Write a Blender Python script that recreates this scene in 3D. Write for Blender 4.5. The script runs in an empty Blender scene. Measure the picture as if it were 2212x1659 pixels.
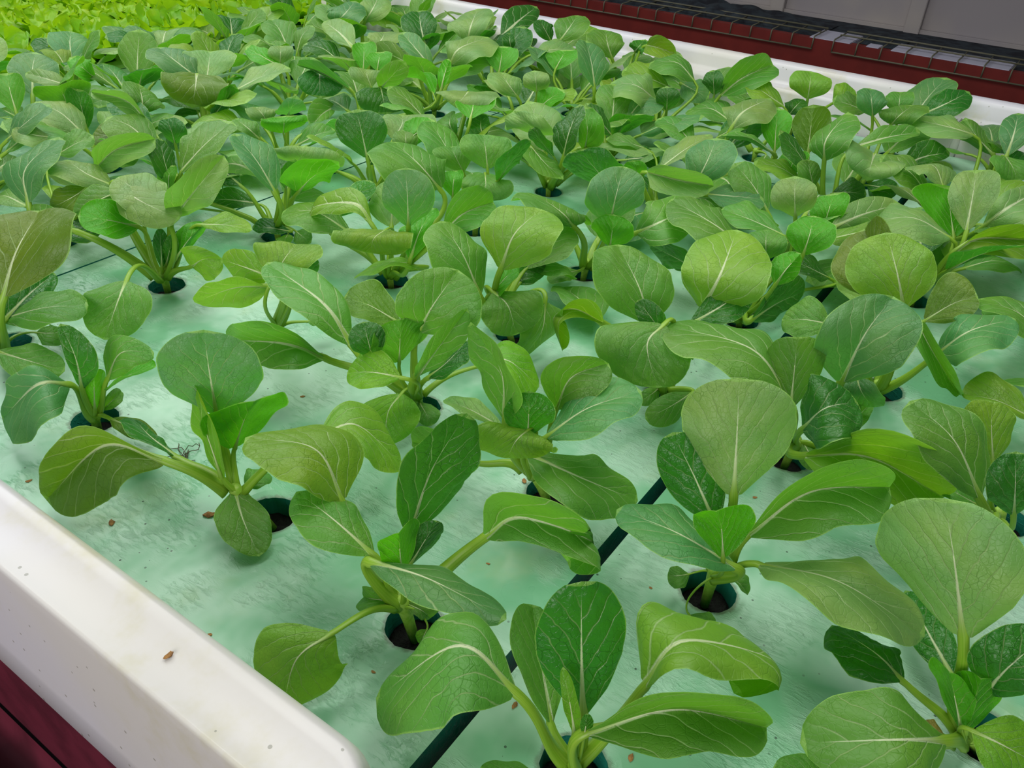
import bpy, bmesh, math, random
from mathutils import Vector, Matrix, noise
# ---------------------------------------------------------------- camera, world, lights
H = 0.513                       # camera height above the foam boards, metres
cd = bpy.data.cameras.new('camera'); cam = bpy.data.objects.new('camera', cd)
bpy.context.collection.objects.link(cam)
cd.sensor_width = 36; cd.lens = 36 * 1795.497 / 2212; cd.clip_start = .01; cd.clip_end = 60
cam.matrix_world = Matrix(((0.5711712, 0.4414822, -0.6919949, 0), (-0.819558, 0.3536604, -0.4508316, 0), (0.0456971, 0.8246319, 0.5638208, 0), (0, 0, 0, 1)))
cam.matrix_world.translation = (0, 0, H)
sc = bpy.context.scene; sc.camera = cam
sc.view_settings.view_transform = 'Standard'; sc.view_settings.look = 'None'
sc.view_settings.gamma = 1; sc.view_settings.exposure = 0.0; sc.view_settings.use_curve_mapping = False
w = bpy.data.worlds.new('world'); sc.world = w; w.use_nodes = True
w.node_tree.nodes['Background'].inputs[0].default_value = (0.80, 0.90, 1.0, 1)
w.node_tree.nodes['Background'].inputs[1].default_value = 0.115
def area(name, loc, size, power, col, target, spread=math.pi):
    d = bpy.data.lights.new(name, 'AREA'); d.shape = 'RECTANGLE'; d.size, d.size_y = size
    d.energy = power; d.color = col; d.spread = spread
    o = bpy.data.objects.new(name, d); bpy.context.collection.objects.link(o)
    o.location = loc; o.rotation_euler = (Vector(target) - Vector(loc)).to_track_quat('-Z', 'Y').to_euler()
    return o
# grow light banks hung over the bench, along its length
for i, y in enumerate((0.05, 0.85, 1.65, 2.45)):
    area('grow_light_bank', (1.0, y, 1.30), (1.5, .34), 8.1, (1.0, 1.0, .97), (1.0, y, 0), math.radians(150))
area('roof_light', (1.9, 3.6, 2.0), (2.6, 1.2), 11, (.92, .97, 1.0), (1.0, .8, 0), math.radians(110))
# added fill light on the camera side, brightens tray skirt and leaf fronts
area('aisle_fill', (-1.5, .1, .85), (1.5, 1.1), 15, (1.0, .98, .97), (.9, 1.0, 0), math.radians(120))
# ---------------------------------------------------------------- helpers
C = bpy.context.collection
def link(name, bm, mat, parent=None, smooth=False):
    me = bpy.data.meshes.new(name); bm.to_mesh(me); bm.free()
    for m in (mat if isinstance(mat, (list, tuple)) else [mat]): me.materials.append(m)
    if smooth:
        for p in me.polygons: p.use_smooth = True
    o = bpy.data.objects.new(name, me); C.objects.link(o)
    if parent: o.parent = parent
    return o
def tag(o, label=None, cat=None, group=None, kind=None):
    if label: o['label'] = label
    if cat: o['category'] = cat
    if group: o['group'] = group
    if kind: o['kind'] = kind
    return o
def empty(name, loc):
    o = bpy.data.objects.new(name, None); o.empty_display_size = .02; o.location = loc; C.objects.link(o); return o
def box(bm, x0, x1, y0, y1, z0, z1, bev=0):
    r = bmesh.ops.create_cube(bm, size=1)
    bmesh.ops.scale(bm, vec=(x1-x0, y1-y0, z1-z0), verts=r['verts'])
    bmesh.ops.translate(bm, vec=((x0+x1)/2, (y0+y1)/2, (z0+z1)/2), verts=r['verts'])
    if bev:
        es = set(e for v in r['verts'] for e in v.link_edges)
        bmesh.ops.bevel(bm, geom=list(es), offset=bev, segments=2, affect='EDGES')
def tube(bm, pts, radii, n=8, squash=None, side=None):
    """tube through pts; squash scales the section along 'side' normal"""
    rings = []
    N = len(pts)
    uv = bm.loops.layers.uv.get('stalk') or bm.loops.layers.uv.new('stalk')
    ref = side.copy() if side else None
    for i, p in enumerate(pts):
        t = (pts[min(i+1, N-1)] - pts[max(i-1, 0)]).normalized()
        if ref is None:
            ref = t.orthogonal()
        a = (ref - t * ref.dot(t))
        if a.length < 1e-5: a = t.orthogonal()
        a.normalize(); b = t.cross(a).normalized(); ref = a
        r = radii[i]; q = squash[i] if squash else 1
        rings.append([bm.verts.new(p + a*math.cos(2*math.pi*k/n)*r + b*math.sin(2*math.pi*k/n)*r*q) for k in range(n)])
    for i in range(N-1):
        for k in range(n):
            f = bm.faces.new((rings[i][k], rings[i][(k+1) % n], rings[i+1][(k+1) % n], rings[i+1][k]))
            for l, (kk, ii) in zip(f.loops, ((k, i), (k+1, i), (k+1, i+1), (k, i+1))): l[uv].uv = (kk/n, ii/(N-1))
    bm.faces.new(list(reversed(rings[0]))); bm.faces.new(rings[-1])
# ---------------------------------------------------------------- materials
class NT:
    def __init__(s, name, group=False):
        if group: s.t = bpy.data.node_groups.new(name, 'ShaderNodeTree')
        else:
            s.mt = bpy.data.materials.new(name); s.mt.use_nodes = True; s.t = s.mt.node_tree
            s.t.nodes.clear()
    def n(s, typ, ins=None, **kw):
        nd = s.t.nodes.new('ShaderNode' + typ)
        for k, v in kw.items(): setattr(nd, k, v)
        for k, v in (ins or {}).items():
            if hasattr(v, 'is_output'): s.t.links.new(v, nd.inputs[k])
            else: nd.inputs[k].default_value = v
        return nd
    def m(s, op, a, b=0.0, c=0.0, clamp=False):
        nd = s.n('Math', {0: a, 1: b, 2: c}, operation=op); nd.use_clamp = clamp; return nd.outputs[0]
    def mix(s, f, a, b):
        nd = s.n('Mix', data_type='RGBA')
        for k, v in ((0, f), (6, a), (7, b)):
            if hasattr(v, 'is_output'): s.t.links.new(v, nd.inputs[k])
            else: nd.inputs[k].default_value = v
        return nd.outputs[2]
    def ramp(s, f, lo, hi, a=0.0, b=1.0):
        return s.n('MapRange', {0: f, 1: lo, 2: hi, 3: a, 4: b}, interpolation_type='SMOOTHSTEP').outputs[0]
    def noise(s, scale, vec=None, detail=3, rough=.5, dist=0):
        ins = {'Scale': scale, 'Detail': detail, 'Roughness': rough, 'Distortion': dist}
        if vec is not None: ins['Vector'] = vec
        return s.n('TexNoise', ins).outputs
    def obj(s): return s.n('TexCoord').outputs['Object']
    def out(s, sh): s.t.links.new(sh, s.n('OutputMaterial').inputs[0]); return s.mt
def c4(*c): return (c[0], c[1], c[2], 1)
def simple(name, col, rough=.5, spec=.5, col2=None, nscale=30, bump=0, bscale=200, metal=0):
    t = NT(name); o = t.obj()
    base = c4(*col)
    if col2: base = t.mix(t.ramp(t.noise(nscale, o)[0], .35, .65), c4(*col), c4(*col2))
    ins = {'Base Color': base, 'Roughness': rough, 'Specular IOR Level': spec, 'Metallic': metal}
    if bump:
        ins['Normal'] = t.n('Bump', {'Strength': bump, 'Distance': .002, 'Height': t.noise(bscale, o)[0]}).outputs[0]
    return t.out(t.n('BsdfPrincipled', ins).outputs[0])
def leaf_material(name, top, under, trans, rough=.44, crinkle=1.0, vs=.80):
    t = NT(name)
    uv = t.n('UVMap', uv_map='leaf').outputs[0]; ed = t.n('UVMap', uv_map='edge').outputs[0]
    sp = t.n('SeparateXYZ', {0: uv}).outputs; se = t.n('SeparateXYZ', {0: ed}).outputs
    oi = t.n('ObjectInfo').outputs['Random']
    off = t.n('CombineXYZ', {0: t.m('MULTIPLY', oi, 37.0), 1: t.m('MULTIPLY', oi, 11.0)}).outputs[0]
    nv = t.n('VectorMath', {0: uv, 1: off}, operation='ADD').outputs[0]
    x = t.m('SUBTRACT', sp[0], .5); y = sp[1]
    ax = t.m('ABSOLUTE', x)
    ns = t.m('SUBTRACT', t.noise(4.5, nv, 2)[0], .5)
    sgn = t.m('GREATER_THAN', x, 0.0)
    # lateral veins: curve away from the midrib towards the tip, steeper near the base
    g = t.m('SUBTRACT', y, t.m('MULTIPLY', t.m('POWER', ax, .88), 1.38))
    g = t.m('ADD', g, t.m('MULTIPLY', ns, .20))
    g = t.m('MULTIPLY', t.m('ADD', g, .70), 4.9)
    g = t.m('ADD', g, t.m('MULTIPLY', sgn, .45))
    fr = t.m('ABSOLUTE', t.m('SUBTRACT', t.m('FRACT', g), .5))
    wdt = t.m('ADD', t.m('MULTIPLY', t.m('SUBTRACT', .50, ax, clamp=True), .125), .012)
    vein = t.m('SUBTRACT', 1.0, t.m('DIVIDE', fr, wdt), clamp=True)
    vein = t.m('MULTIPLY', vein, t.ramp(ax, .52, .22))
    vein = t.m('MULTIPLY', vein, t.ramp(y, .98, .72))
    mw = t.m('ADD', t.m('MULTIPLY', t.m('POWER', t.m('SUBTRACT', 1.0, y, clamp=True), 2.2), .024), .0020)
    mid = t.m('MULTIPLY', t.ramp(t.m('DIVIDE', ax, mw), 1.15, .75), t.ramp(y, .93, .7))
    # fine net between the veins
    dv = t.n('VectorMath', {0: nv, 1: t.n('VectorMath', {0: t.noise(9, nv, 2)[1], 'Scale': .05}, operation='SCALE').outputs[0]}, operation='ADD').outputs[0]
    vo = t.n('TexVoronoi', {'Vector': dv, 'Scale': 15.0}, feature='DISTANCE_TO_EDGE').outputs[0]
    net = t.m('MULTIPLY', t.m('SUBTRACT', 1.0, t.m('DIVIDE', vo, .05), clamp=True), t.ramp(t.noise(3.0, nv, 2)[0], .38, .62))
    vo2 = t.n('TexVoronoi', {'Vector': dv, 'Scale': 26.0}, feature='DISTANCE_TO_EDGE').outputs[0]
    net2 = t.m('SUBTRACT', 1.0, t.m('DIVIDE', vo2, .09), clamp=True)
    margin = t.ramp(se[0], .968, .99)  # thin rim where the pale lit look of leaf edges is painted in
    back = t.n('NewGeometry').outputs['Backfacing']
    # colours
    rv = t.m('SUBTRACT', oi, .5)
    tc = t.mix(t.ramp(t.noise(1.6, nv, 2)[0], .35, .7), c4(*top), c4(top[0]*1.35, top[1]*1.12, top[2]*.9))
    hsv = t.n('HueSaturation', {'Hue': t.m('ADD', t.m('MULTIPLY', rv, .022), .5), 'Saturation': 1.0,
              'Value': t.m('ADD', t.m('MULTIPLY', rv, .22), 1.0), 'Color': tc}).outputs[0]
    hsv = t.mix(t.m('MULTIPLY', net, .28), hsv, c4(top[0]*.5, top[1]*.58, top[2]*.55))
    pale = c4(.50, .64, .30)
    ct = t.mix(t.m('MULTIPLY', vein, vs), hsv, pale)
    ct = t.mix(t.m('MULTIPLY', mid, .95), ct, c4(.66, .74, .46))
    ct = t.mix(t.m('MULTIPLY', margin, .75), ct, c4(.34, .60, .12))
    cb = t.mix(t.m('MULTIPLY', vein, .85), c4(*under), c4(.46, .74, .18))
    cb = t.mix(mid, cb, c4(.36, .60, .14))
    cb = t.mix(margin, cb, c4(.34, .60, .12))
    col = t.mix(back, ct, cb)
    hgt = t.m('ADD', t.m('MULTIPLY', vein, -.35), t.m('MULTIPLY', net, -.22 * crinkle))
    hgt = t.m('ADD', hgt, t.m('MULTIPLY', t.m('SQRT', t.m('MULTIPLY', t.m('SUBTRACT', .5, t.m('ABSOLUTE', t.m('SUBTRACT', fr, .5))), 1.0)), .62 * crinkle))
    hgt = t.m('ADD', hgt, t.m('MULTIPLY', net2, -.10))
    hgt = t.m('ADD', hgt, t.m('MULTIPLY', t.noise(11, nv, 2)[0], .9 * crinkle))
    bmp = t.n('Bump', {'Strength': .8, 'Distance': .0014, 'Height': hgt}).outputs[0]
    pb = t.n('BsdfPrincipled', {'Base Color': col, 'Roughness': rough, 'Specular IOR Level': .5, 'Normal': bmp,
             'Coat Weight': .0}).outputs[0]
    tcol = t.mix(t.m('MAXIMUM', t.m('MULTIPLY', vein, .9), mid), c4(*trans), c4(trans[0]*1.9, trans[1]*1.35, trans[2]*2))
    tr = t.n('BsdfTranslucent', {'Color': tcol, 'Normal': bmp}).outputs[0]
    mx = t.n('MixShader', {0: .40, 1: pb, 2: tr}).outputs[0]
    return t.out(mx)
TR = (.16, .50, .012)
LM = {
 '':  leaf_material('leaf_green', (.118, .315, .048), (.10, .36, .02), TR),
 'd': leaf_material('leaf_deep_green', (.034, .170, .020), (.06, .28, .018), (.06, .34, .008), .33, 1.8, .6),
 'y': leaf_material('leaf_yellow_green', (.185, .375, .035), (.15, .40, .02), (.26, .58, .010)),
 'p': leaf_material('leaf_pale_green', (.210, .390, .115), (.15, .40, .04), (.20, .54, .03)),
 'g': leaf_material('leaf_grey_green', (.105, .295, .100), (.09, .34, .04), (.10, .45, .02)),
 'o': leaf_material('leaf_olive', (.125, .215, .020), (.12, .26, .02), (.18, .40, .008)),
 'l': leaf_material('leaf_bright_green', (.165, .430, .024), (.085, .39, .008), (.15, .62, .006)),
 'w': leaf_material('leaf_withered', (.52, .42, .10), (.50, .40, .10), (.5, .4, .08)),
}
def stalk_material():
    t = NT('stalk_yellow_green')
    sp = t.n('SeparateXYZ', {0: t.n('UVMap', uv_map='stalk').outputs[0]}).outputs
    v = sp[1]
    side = t.m('ABSOLUTE', t.m('SUBTRACT', t.m('FRACT', t.m('ADD', sp[0], .25)), .5))  # 0.5/0 across
    streak = t.noise(1.0, t.n('CombineXYZ', {0: t.m('MULTIPLY', sp[0], 26.0), 1: t.m('MULTIPLY', v, 2.0)}).outputs[0], 2)[0]
    a = t.mix(t.ramp(streak, .35, .7), c4(.215, .430, .022), c4(.33, .52, .050))
    b = t.mix(t.ramp(streak, .35, .7), c4(.60, .70, .36), c4(.74, .80, .52))
    col = t.mix(t.ramp(v, .42, .78), a, b)
    pb = t.n('BsdfPrincipled', {'Base Color': col, 'Roughness': .38, 'Specular IOR Level': .5, 'Subsurface Weight': .0,
             'Normal': t.n('Bump', {'Strength': .25, 'Distance': .0006, 'Height': streak}).outputs[0]}).outputs[0]
    tr = t.n('BsdfTranslucent', {'Color': c4(.42, .62, .04)}).outputs[0]
    return t.out(t.n('MixShader', {0: .22, 1: pb, 2: tr}).outputs[0])
STALK = stalk_material()
STEM = simple('stem_green', (.22, .42, .03), .45, .4, (.32, .50, .07), 300)
def board_material(name, base, patch, spec=.5):
    t = NT(name); o = t.obj()
    stretch = t.n('Mapping', {'Vector': o, 'Rotation': (0, 0, .5), 'Scale': (1, .35, 1)}).outputs[0]
    big = t.noise(7, o, 4, .6)[0]
    col = t.mix(t.ramp(big, .40, .62), c4(*base), c4(*patch))
    brown = t.ramp(t.noise(5.5, o, 5, .7)[0], .54, .72)
    col = t.mix(t.m('MULTIPLY', brown, .38), col, c4(.33, .46, .20))
    vo = t.n('TexVoronoi', {'Vector': o, 'Scale': 130.0, 'Randomness': 1.0})
    specks = t.m('MULTIPLY', t.m('LESS_THAN', vo.outputs['Distance'], .13),
                 t.m('GREATER_THAN', t.n('SeparateColor', {0: vo.outputs['Color']}).outputs[0], .66))
    specks = t.m('MULTIPLY', specks, t.ramp(t.noise(9, o, 2)[0], .46, .56))
    col = t.mix(t.m('MULTIPLY', specks, .85), col, c4(.03, .06, .035))
    wr = t.noise(210, stretch, 4, .65, .6)[0]
    wr2 = t.n('TexVoronoi', {'Vector': stretch, 'Scale': 170.0}, feature='DISTANCE_TO_EDGE').outputs[0]
    area_ = t.ramp(t.noise(14, o, 2)[0], .42, .62)
    h = t.m('ADD', t.m('MULTIPLY', t.ramp(wr, .45, .75), area_), t.m('MULTIPLY', t.noise(14, o, 3)[0], 4.0))
    h = t.m('ADD', h, t.m('MULTIPLY', t.ramp(wr2, .10, .0), t.m('MULTIPLY', area_, .12)))
    bmp = t.n('Bump', {'Strength': .6, 'Distance': .0015, 'Height': h}).outputs[0]
    at = t.n('Attribute', attribute_name='stain').outputs['Fac']
    ring = t.ramp(t.m('ADD', at, t.m('MULTIPLY', t.m('SUBTRACT', t.noise(120, o, 4, .7)[0], .5), .9)), .55, .95)
    col = t.mix(t.m('MULTIPLY', ring, .8), col, t.mix(t.noise(60, o, 2)[0], c4(.02, .16, .10), c4(.20, .19, .10)))
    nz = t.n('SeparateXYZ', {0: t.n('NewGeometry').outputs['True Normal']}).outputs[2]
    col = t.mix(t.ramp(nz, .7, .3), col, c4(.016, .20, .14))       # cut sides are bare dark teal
    return t.out(t.n('BsdfPrincipled', {'Base Color': col, 'Roughness': t.ramp(big, .3, .7, .26, .42), 'Specular IOR Level': spec, 'Normal': bmp}).outputs[0])
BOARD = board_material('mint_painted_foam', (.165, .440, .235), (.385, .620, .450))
BOARDW = board_material('pale_painted_foam', (.50, .68, .62), (.58, .74, .68))
def plastic():
    t = NT('white_plastic'); o = t.obj()
    col = t.mix(t.ramp(t.noise(3.0, o, 4)[0], .40, .66), c4(.62, .61, .67), c4(.62, .60, .56))
    stain = t.ramp(t.noise(6.5, o, 6, .65)[0], .52, .68)
    col = t.mix(t.m('MULTIPLY', stain, .55), col, c4(.50, .47, .25))
    sp_ = t.n('TexVoronoi', {'Vector': o, 'Scale': 95.0})
    k = t.m('MULTIPLY', t.m('LESS_THAN', sp_.outputs['Distance'], .12), t.m('GREATER_THAN', t.n('SeparateColor', {0: sp_.outputs['Color']}).outputs[0], .86))
    col = t.mix(t.m('MULTIPLY', k, .7), col, c4(.22, .22, .17))
    bmp = t.n('Bump', {'Strength': .12, 'Distance': .002, 'Height': t.noise(16, o, 3)[0]}).outputs[0]
    return t.out(t.n('BsdfPrincipled', {'Base Color': col, 'Roughness': .3, 'Specular IOR Level': .5, 'Normal': bmp}).outputs[0])
PLASTIC = plastic()
SOIL = simple('wet_dark_medium', (.004, .004, .003), .8, .15, (.006, .008, .005), 300, 1.0, 500)
WATER = simple('dark_nutrient_water', (.004, .012, .010), .08, .5)
RED = simple('dark_red_paint', (.165, .020, .016), .6, .2, (.135, .017, .014), 12)
MAROON = simple('maroon_steel', (.13, .018, .034), .4, .4, (.08, .012, .022), 20, .2, 60)
GREY = simple('grey_panel', (.40, .36, .335), .7, .15, (.33, .30, .315), 3)
WIRE = simple('galvanised_wire', (.115, .110, .070), .5, .4)
DARK = simple('black_net', (.012, .014, .02), .8, .2, (.03, .04, .05), 25, .8, 60)
FOAM = simple('white_foam', (.42, .41, .50), .7, .2)
FLAKE = simple('dry_brown_flake', (.36, .19, .06), .8, .2, (.20, .10, .04), 300)
ROOT = simple('dry_root_hair', (.10, .09, .05), .8, .2)
# ---------------------------------------------------------------- foam boards with planting holes
HOLES = {(-1, 0): (0.2903, 0.124), (0, 0): (0.3154, 0.2822), (-1, 1): (0.4857, 0.1148), (0, 1): (0.5077, 0.2814), (1, 0): (0.3323, 0.4603), (2, 0): (0.3193, 0.6994), (3, 0): (0.3435, 0.8987), (3, 1): (0.5375, 0.883), (2, 1): (0.5299, 0.6778), (1, 1): (0.5334, 0.4615), (1, 2): (0.7196, 0.4702), (2, 2): (0.729, 0.6742), (0, 2): (0.7149, 0.2674), (-1, 2): (0.6971, 0.1233), (-1, 3): (0.8828, 0.0786), (-2, 2): (0.7341, -0.0705), (-2, 1): (0.4804, -0.0962), (1, 3): (0.912, 0.4877), (0, 3): (0.9303, 0.2662), (-4, 0): (0.3232, -0.513), (-4, 1): (0.5258, -0.513), (-4, 2): (0.7285, -0.513), (-4, 3): (0.9311, -0.513), (-4, 4): (1.1337, -0.513), (-4, 5): (1.3364, -0.513), (-4, 6): (1.539, -0.513), (-4, 7): (1.7416, -0.513), (-3, 0): (0.3232, -0.3078), (-3, 1): (0.5258, -0.3078), (-3, 2): (0.7285, -0.3078), (-3, 3): (0.9311, -0.3078), (-3, 4): (1.1337, -0.3078), (-3, 5): (1.3364, -0.3078), (-3, 6): (1.539, -0.3078), (-3, 7): (1.7416, -0.3078), (-2, 0): (0.3232, -0.1026), (-2, 3): (0.9311, -0.1026), (-2, 4): (1.1337, -0.1026), (-2, 5): (1.3364, -0.1026), (-2, 6): (1.539, -0.1026), (-2, 7): (1.7416, -0.1026), (-1, 4): (1.1337, 0.1026), (-1, 5): (1.3364, 0.1026), (-1, 6): (1.539, 0.1026), (-1, 7): (1.7416, 0.1026), (0, 4): (1.1337, 0.2822), (0, 5): (1.3364, 0.2822), (0, 6): (1.539, 0.2822), (0, 7): (1.7416, 0.2822), (1, 4): (1.1337, 0.4848), (1, 5): (1.3364, 0.4848), (1, 6): (1.539, 0.4848), (1, 7): (1.7416, 0.4848), (2, 3): (0.9311, 0.6874), (2, 4): (1.1337, 0.6874), (2, 5): (1.3364, 0.6874), (2, 6): (1.539, 0.6874), (2, 7): (1.7416, 0.6874), (3, 2): (0.7285, 0.8901), (3, 3): (0.9311, 0.8901), (3, 4): (1.1337, 0.8901), (3, 5): (1.3364, 0.8901), (3, 6): (1.539, 0.8901), (3, 7): (1.7416, 0.8901), (4, 0): (0.3232, 1.0978), (4, 1): (0.5258, 1.0978), (4, 2): (0.7285, 1.0978), (4, 3): (0.9311, 1.0978), (4, 4): (1.1337, 1.0978), (4, 5): (1.3364, 1.0978), (4, 6): (1.539, 1.0978), (4, 7): (1.7416, 1.0978), (5, 0): (0.3232, 1.2979), (5, 1): (0.5258, 1.2979), (5, 2): (0.7285, 1.2979), (5, 3): (0.9311, 1.2979), (5, 4): (1.1337, 1.2979), (5, 5): (1.3364, 1.2979), (5, 6): (1.539, 1.2979), (5, 7): (1.7416, 1.2979), (6, 0): (0.3232, 1.5031), (6, 1): (0.5258, 1.5031), (6, 2): (0.7285, 1.5031), (6, 3): (0.9311, 1.5031), (6, 4): (1.1337, 1.5031), (6, 5): (1.3364, 1.5031), (6, 6): (1.539, 1.5031), (6, 7): (1.7416, 1.5031), (7, 0): (0.3232, 1.7083), (7, 1): (0.5258, 1.7083), (7, 2): (0.7285, 1.7083), (7, 3): (0.9311, 1.7083), (7, 4): (1.1337, 1.7083), (7, 5): (1.3364, 1.7083), (7, 6): (1.539, 1.7083), (7, 7): (1.7416, 1.7083), (8, 0): (0.3232, 1.9186), (8, 1): (0.5258, 1.9186), (8, 2): (0.7285, 1.9186), (8, 3): (0.9311, 1.9186), (8, 4): (1.1337, 1.9186), (8, 5): (1.3364, 1.9186), (8, 6): (1.539, 1.9186), (8, 7): (1.7416, 1.9186), (9, 0): (0.3232, 2.1213), (9, 1): (0.5258, 2.1213), (9, 2): (0.7285, 2.1213), (9, 3): (0.9311, 2.1213), (9, 4): (1.1337, 2.1213), (9, 5): (1.3364, 2.1213), (9, 6): (1.539, 2.1213), (9, 7): (1.7416, 2.1213), (10, 0): (0.3232, 2.3239), (10, 1): (0.5258, 2.3239), (10, 2): (0.7285, 2.3239), (10, 3): (0.9311, 2.3239), (10, 4): (1.1337, 2.3239), (10, 5): (1.3364, 2.3239), (10, 6): (1.539, 2.3239), (10, 7): (1.7416, 2.3239), (11, 0): (0.3232, 2.5265), (11, 1): (0.5258, 2.5265), (11, 2): (0.7285, 2.5265), (11, 3): (0.9311, 2.5265), (11, 4): (1.1337, 2.5265), (11, 5): (1.3364, 2.5265), (11, 6): (1.539, 2.5265), (11, 7): (1.7416, 2.5265), (12, 0): (0.3232, 2.724), (12, 1): (0.5258, 2.724), (12, 2): (0.7285, 2.724), (12, 3): (0.9311, 2.724), (12, 4): (1.1337, 2.724), (12, 5): (1.3364, 2.724), (12, 6): (1.539, 2.724), (12, 7): (1.7416, 2.724), (13, 0): (0.3232, 2.9267), (13, 1): (0.5258, 2.9267), (13, 2): (0.7285, 2.9267), (13, 3): (0.9311, 2.9267), (13, 4): (1.1337, 2.9267), (13, 5): (1.3364, 2.9267), (13, 6): (1.539, 2.9267), (13, 7): (1.7416, 2.9267)}               # (k, j): x, y of every hole, metres
R_HOLE = .0225
def foam_board(x0, x1, y0, y1, holes, mat, label):
    """slab 3 cm thick; every hole gets a cell of its own in the top face"""
    xs = sorted(set(round(h[2], 4) for h in holes)); ys = sorted(set(round(h[3], 4) for h in holes))
    bx = [x0] + [(a+b)/2 for a, b in zip(xs, xs[1:])] + [x1]; by = [y0] + [(a+b)/2 for a, b in zip(ys, ys[1:])] + [y1]
    bm = bmesh.new(); N = 48; st = bm.verts.layers.float.new('stain')
    for hx, hy, gx, gy in holes:
        i = xs.index(round(gx, 4)); j = ys.index(round(gy, 4))
        a0, a1, b0, b1 = bx[i], bx[i+1], by[j], by[j+1]
        per = []
        q = N//4
        for k in range(q): per.append((a1, b0 + (b1-b0)*k/q))
        for k in range(q): per.append((a1 - (a1-a0)*k/q, b1))
        for k in range(q): per.append((a0, b1 - (b1-b0)*k/q))
        for k in range(q): per.append((a0 + (a1-a0)*k/q, b0))
        rings = [[], [], [], []]
        for k in range(N):
            ang = -math.pi/4 + 2*math.pi*k/N
            rr = R_HOLE * (1 + .05*noise.noise((hx*40+math.cos(ang)*2, hy*40+math.sin(ang)*2, 0)) + .035*noise.noise((hx*90+math.cos(ang)*9, hy*90+math.sin(ang)*9, 4)))
            cx, cy = hx + math.cos(ang)*rr, hy + math.sin(ang)*rr
            rings[0].append(bm.verts.new((per[k][0], per[k][1], 0)))
            rings[1].append(bm.verts.new((hx + math.cos(ang)*R_HOLE*1.42, hy + math.sin(ang)*R_HOLE*1.42, 0)))
            v2 = bm.verts.new((cx, cy, -.0010)); v2[st] = 1.0; rings[2].append(v2)
            v3 = bm.verts.new((cx, cy, -.03)); v3[st] = 1.0; rings[3].append(v3)
        for r0, r1 in zip(rings, rings[1:]):
            for k in range(N): bm.faces.new((r0[k], r0[(k+1) % N], r1[(k+1) % N], r1[k]))
    bmesh.ops.remove_doubles(bm, verts=bm.verts, dist=.0002)
    edge = [e for e in bm.edges if e.is_boundary and all(abs(v.co.z) < 1e-5 for v in e.verts)]
    r = bmesh.ops.extrude_edge_only(bm, edges=edge)
    for v in [g for g in r['geom'] if isinstance(g, bmesh.types.BMVert)]: v.co.z = -.03
    bmesh.ops.recalc_face_normals(bm, faces=bm.faces)
    o = link('foam_board', bm, mat)
    # normals must point up on the top face
    me = o.data
    if sum(p.normal.z * p.area for p in me.polygons) < 0: me.flip_normals()
    return tag(o, label, 'foam board', 'foam boards floating in the tray')
UE = [(-1.17, .386), (.409, 1.9585), (1.9655, 3.552), (3.562, 5.12), (5.13, 6.7)]
VE = [(.398, 2.785), (2.792, 3.552)]
BL = [['mint foam board right of the wide black gap, nearest the camera', 'mint foam board by the far wall, right of the wide black gap'],
      ['mint foam board beside the near white rim, left of the wide black gap', 'narrow mint foam board by the far wall, left of the wide black gap'],
      ['mint foam board past the first thin teal seam, at the left side', 'mint foam board in the far corner before the lettuce'],
      ['pale foam board showing white between the frilly lettuces, nearest bok choy', 'pale foam board under lettuce against the far wall'],
      ['pale foam board furthest away under the lettuces', 'furthest pale foam board beside the far wall']]
for bi, (u0, u1) in enumerate(UE):
    for vi, (v0, v1) in enumerate(VE):
        hs = []
        for (k, j), (x, y) in HOLES.items():
            gu = .555 + .395*k if 0 <= k <= 3 else (.2 + .4*(k+1) if k < 0 else 2.14 + .395*(k-4))
            if k >= 8: gu = 3.74 + .395*(k-8)
            if k >= 12: gu = 5.31 + .395*(k-12)
            gv = .63 + .395*j
            if u0 < gu < u1 and v0 < gv < v1: hs.append((x, y, gv*H, gu*H))
        if hs: foam_board(v0*H, v1*H, u0*H, u1*H, hs, BOARD if bi < 3 else BOARDW, BL[bi][vi])
bm = bmesh.new(); box(bm, .385*H, 3.56*H, -1.2*H, 6.7*H, -.075, -.034)
tag(link('nutrient_water', bm, WATER), 'dark water under the foam boards, seen in the gap', 'water')
# ---------------------------------------------------------------- white plastic tray
tray = tag(empty('grow_tray', (0, 0, 0)), 'long white plastic grow tray holding the green foam boards', 'tray')
def wall(prof, y0, y1, name, parent, corner=None, close=True):
    bm = bmesh.new(); rings = []
    ys = [y0 + (y1-y0)*i/60 for i in range(61)]
    if corner: ys = [corner[0] + (corner[1]-corner[0])*(i/14)**2 for i in range(14)] + [corner[1] + (y1-corner[1])*i/60 for i in range(61)]
    for y in ys:
        s = 1.0
        if corner and y < corner[1]:
            s = math.sqrt(max(0, 1 - ((corner[1]-y)/(corner[1]-corner[0]))**2.2))
        rings.append([bm.verts.new(((corner[2] + (v-corner[2])*s if corner else v)*H, y*H, z*H)) for v, z in prof])
    for a, b in zip(rings, rings[1:]):
        for i in range(len(prof)-1): bm.faces.new((a[i], a[i+1], b[i+1], b[i]))
    bmesh.ops.recalc_face_normals(bm, faces=bm.faces)
    return link(name, bm, PLASTIC, parent, True)
near = [(.392, -.16), (.386, -.03), (.372, .08), (.352, .165), (.342, .190), (.335, .199), (.327, .2015), (.315, .1995), (.300, .1965), (.280, .1955),
        (.262, .1965), (.2555, .1985), (.2525, .1985), (.2503, .1965), (.2495, .192), (.2488, .175), (.2465, .08), (.245, -.02), (.2435, -.087), (.25, -.09), (.256, -.085), (.262, .17)]
wall(near, .335, 6.7, 'near_wall', tray, corner=(.335, .41, .25))
wall([(.392, -.16), (.390, -.03), (.388, .0), (.380, .01), (.372, .0), (.370, -.16)], -1.2, .34, 'low_near_wall', tray)
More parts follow.
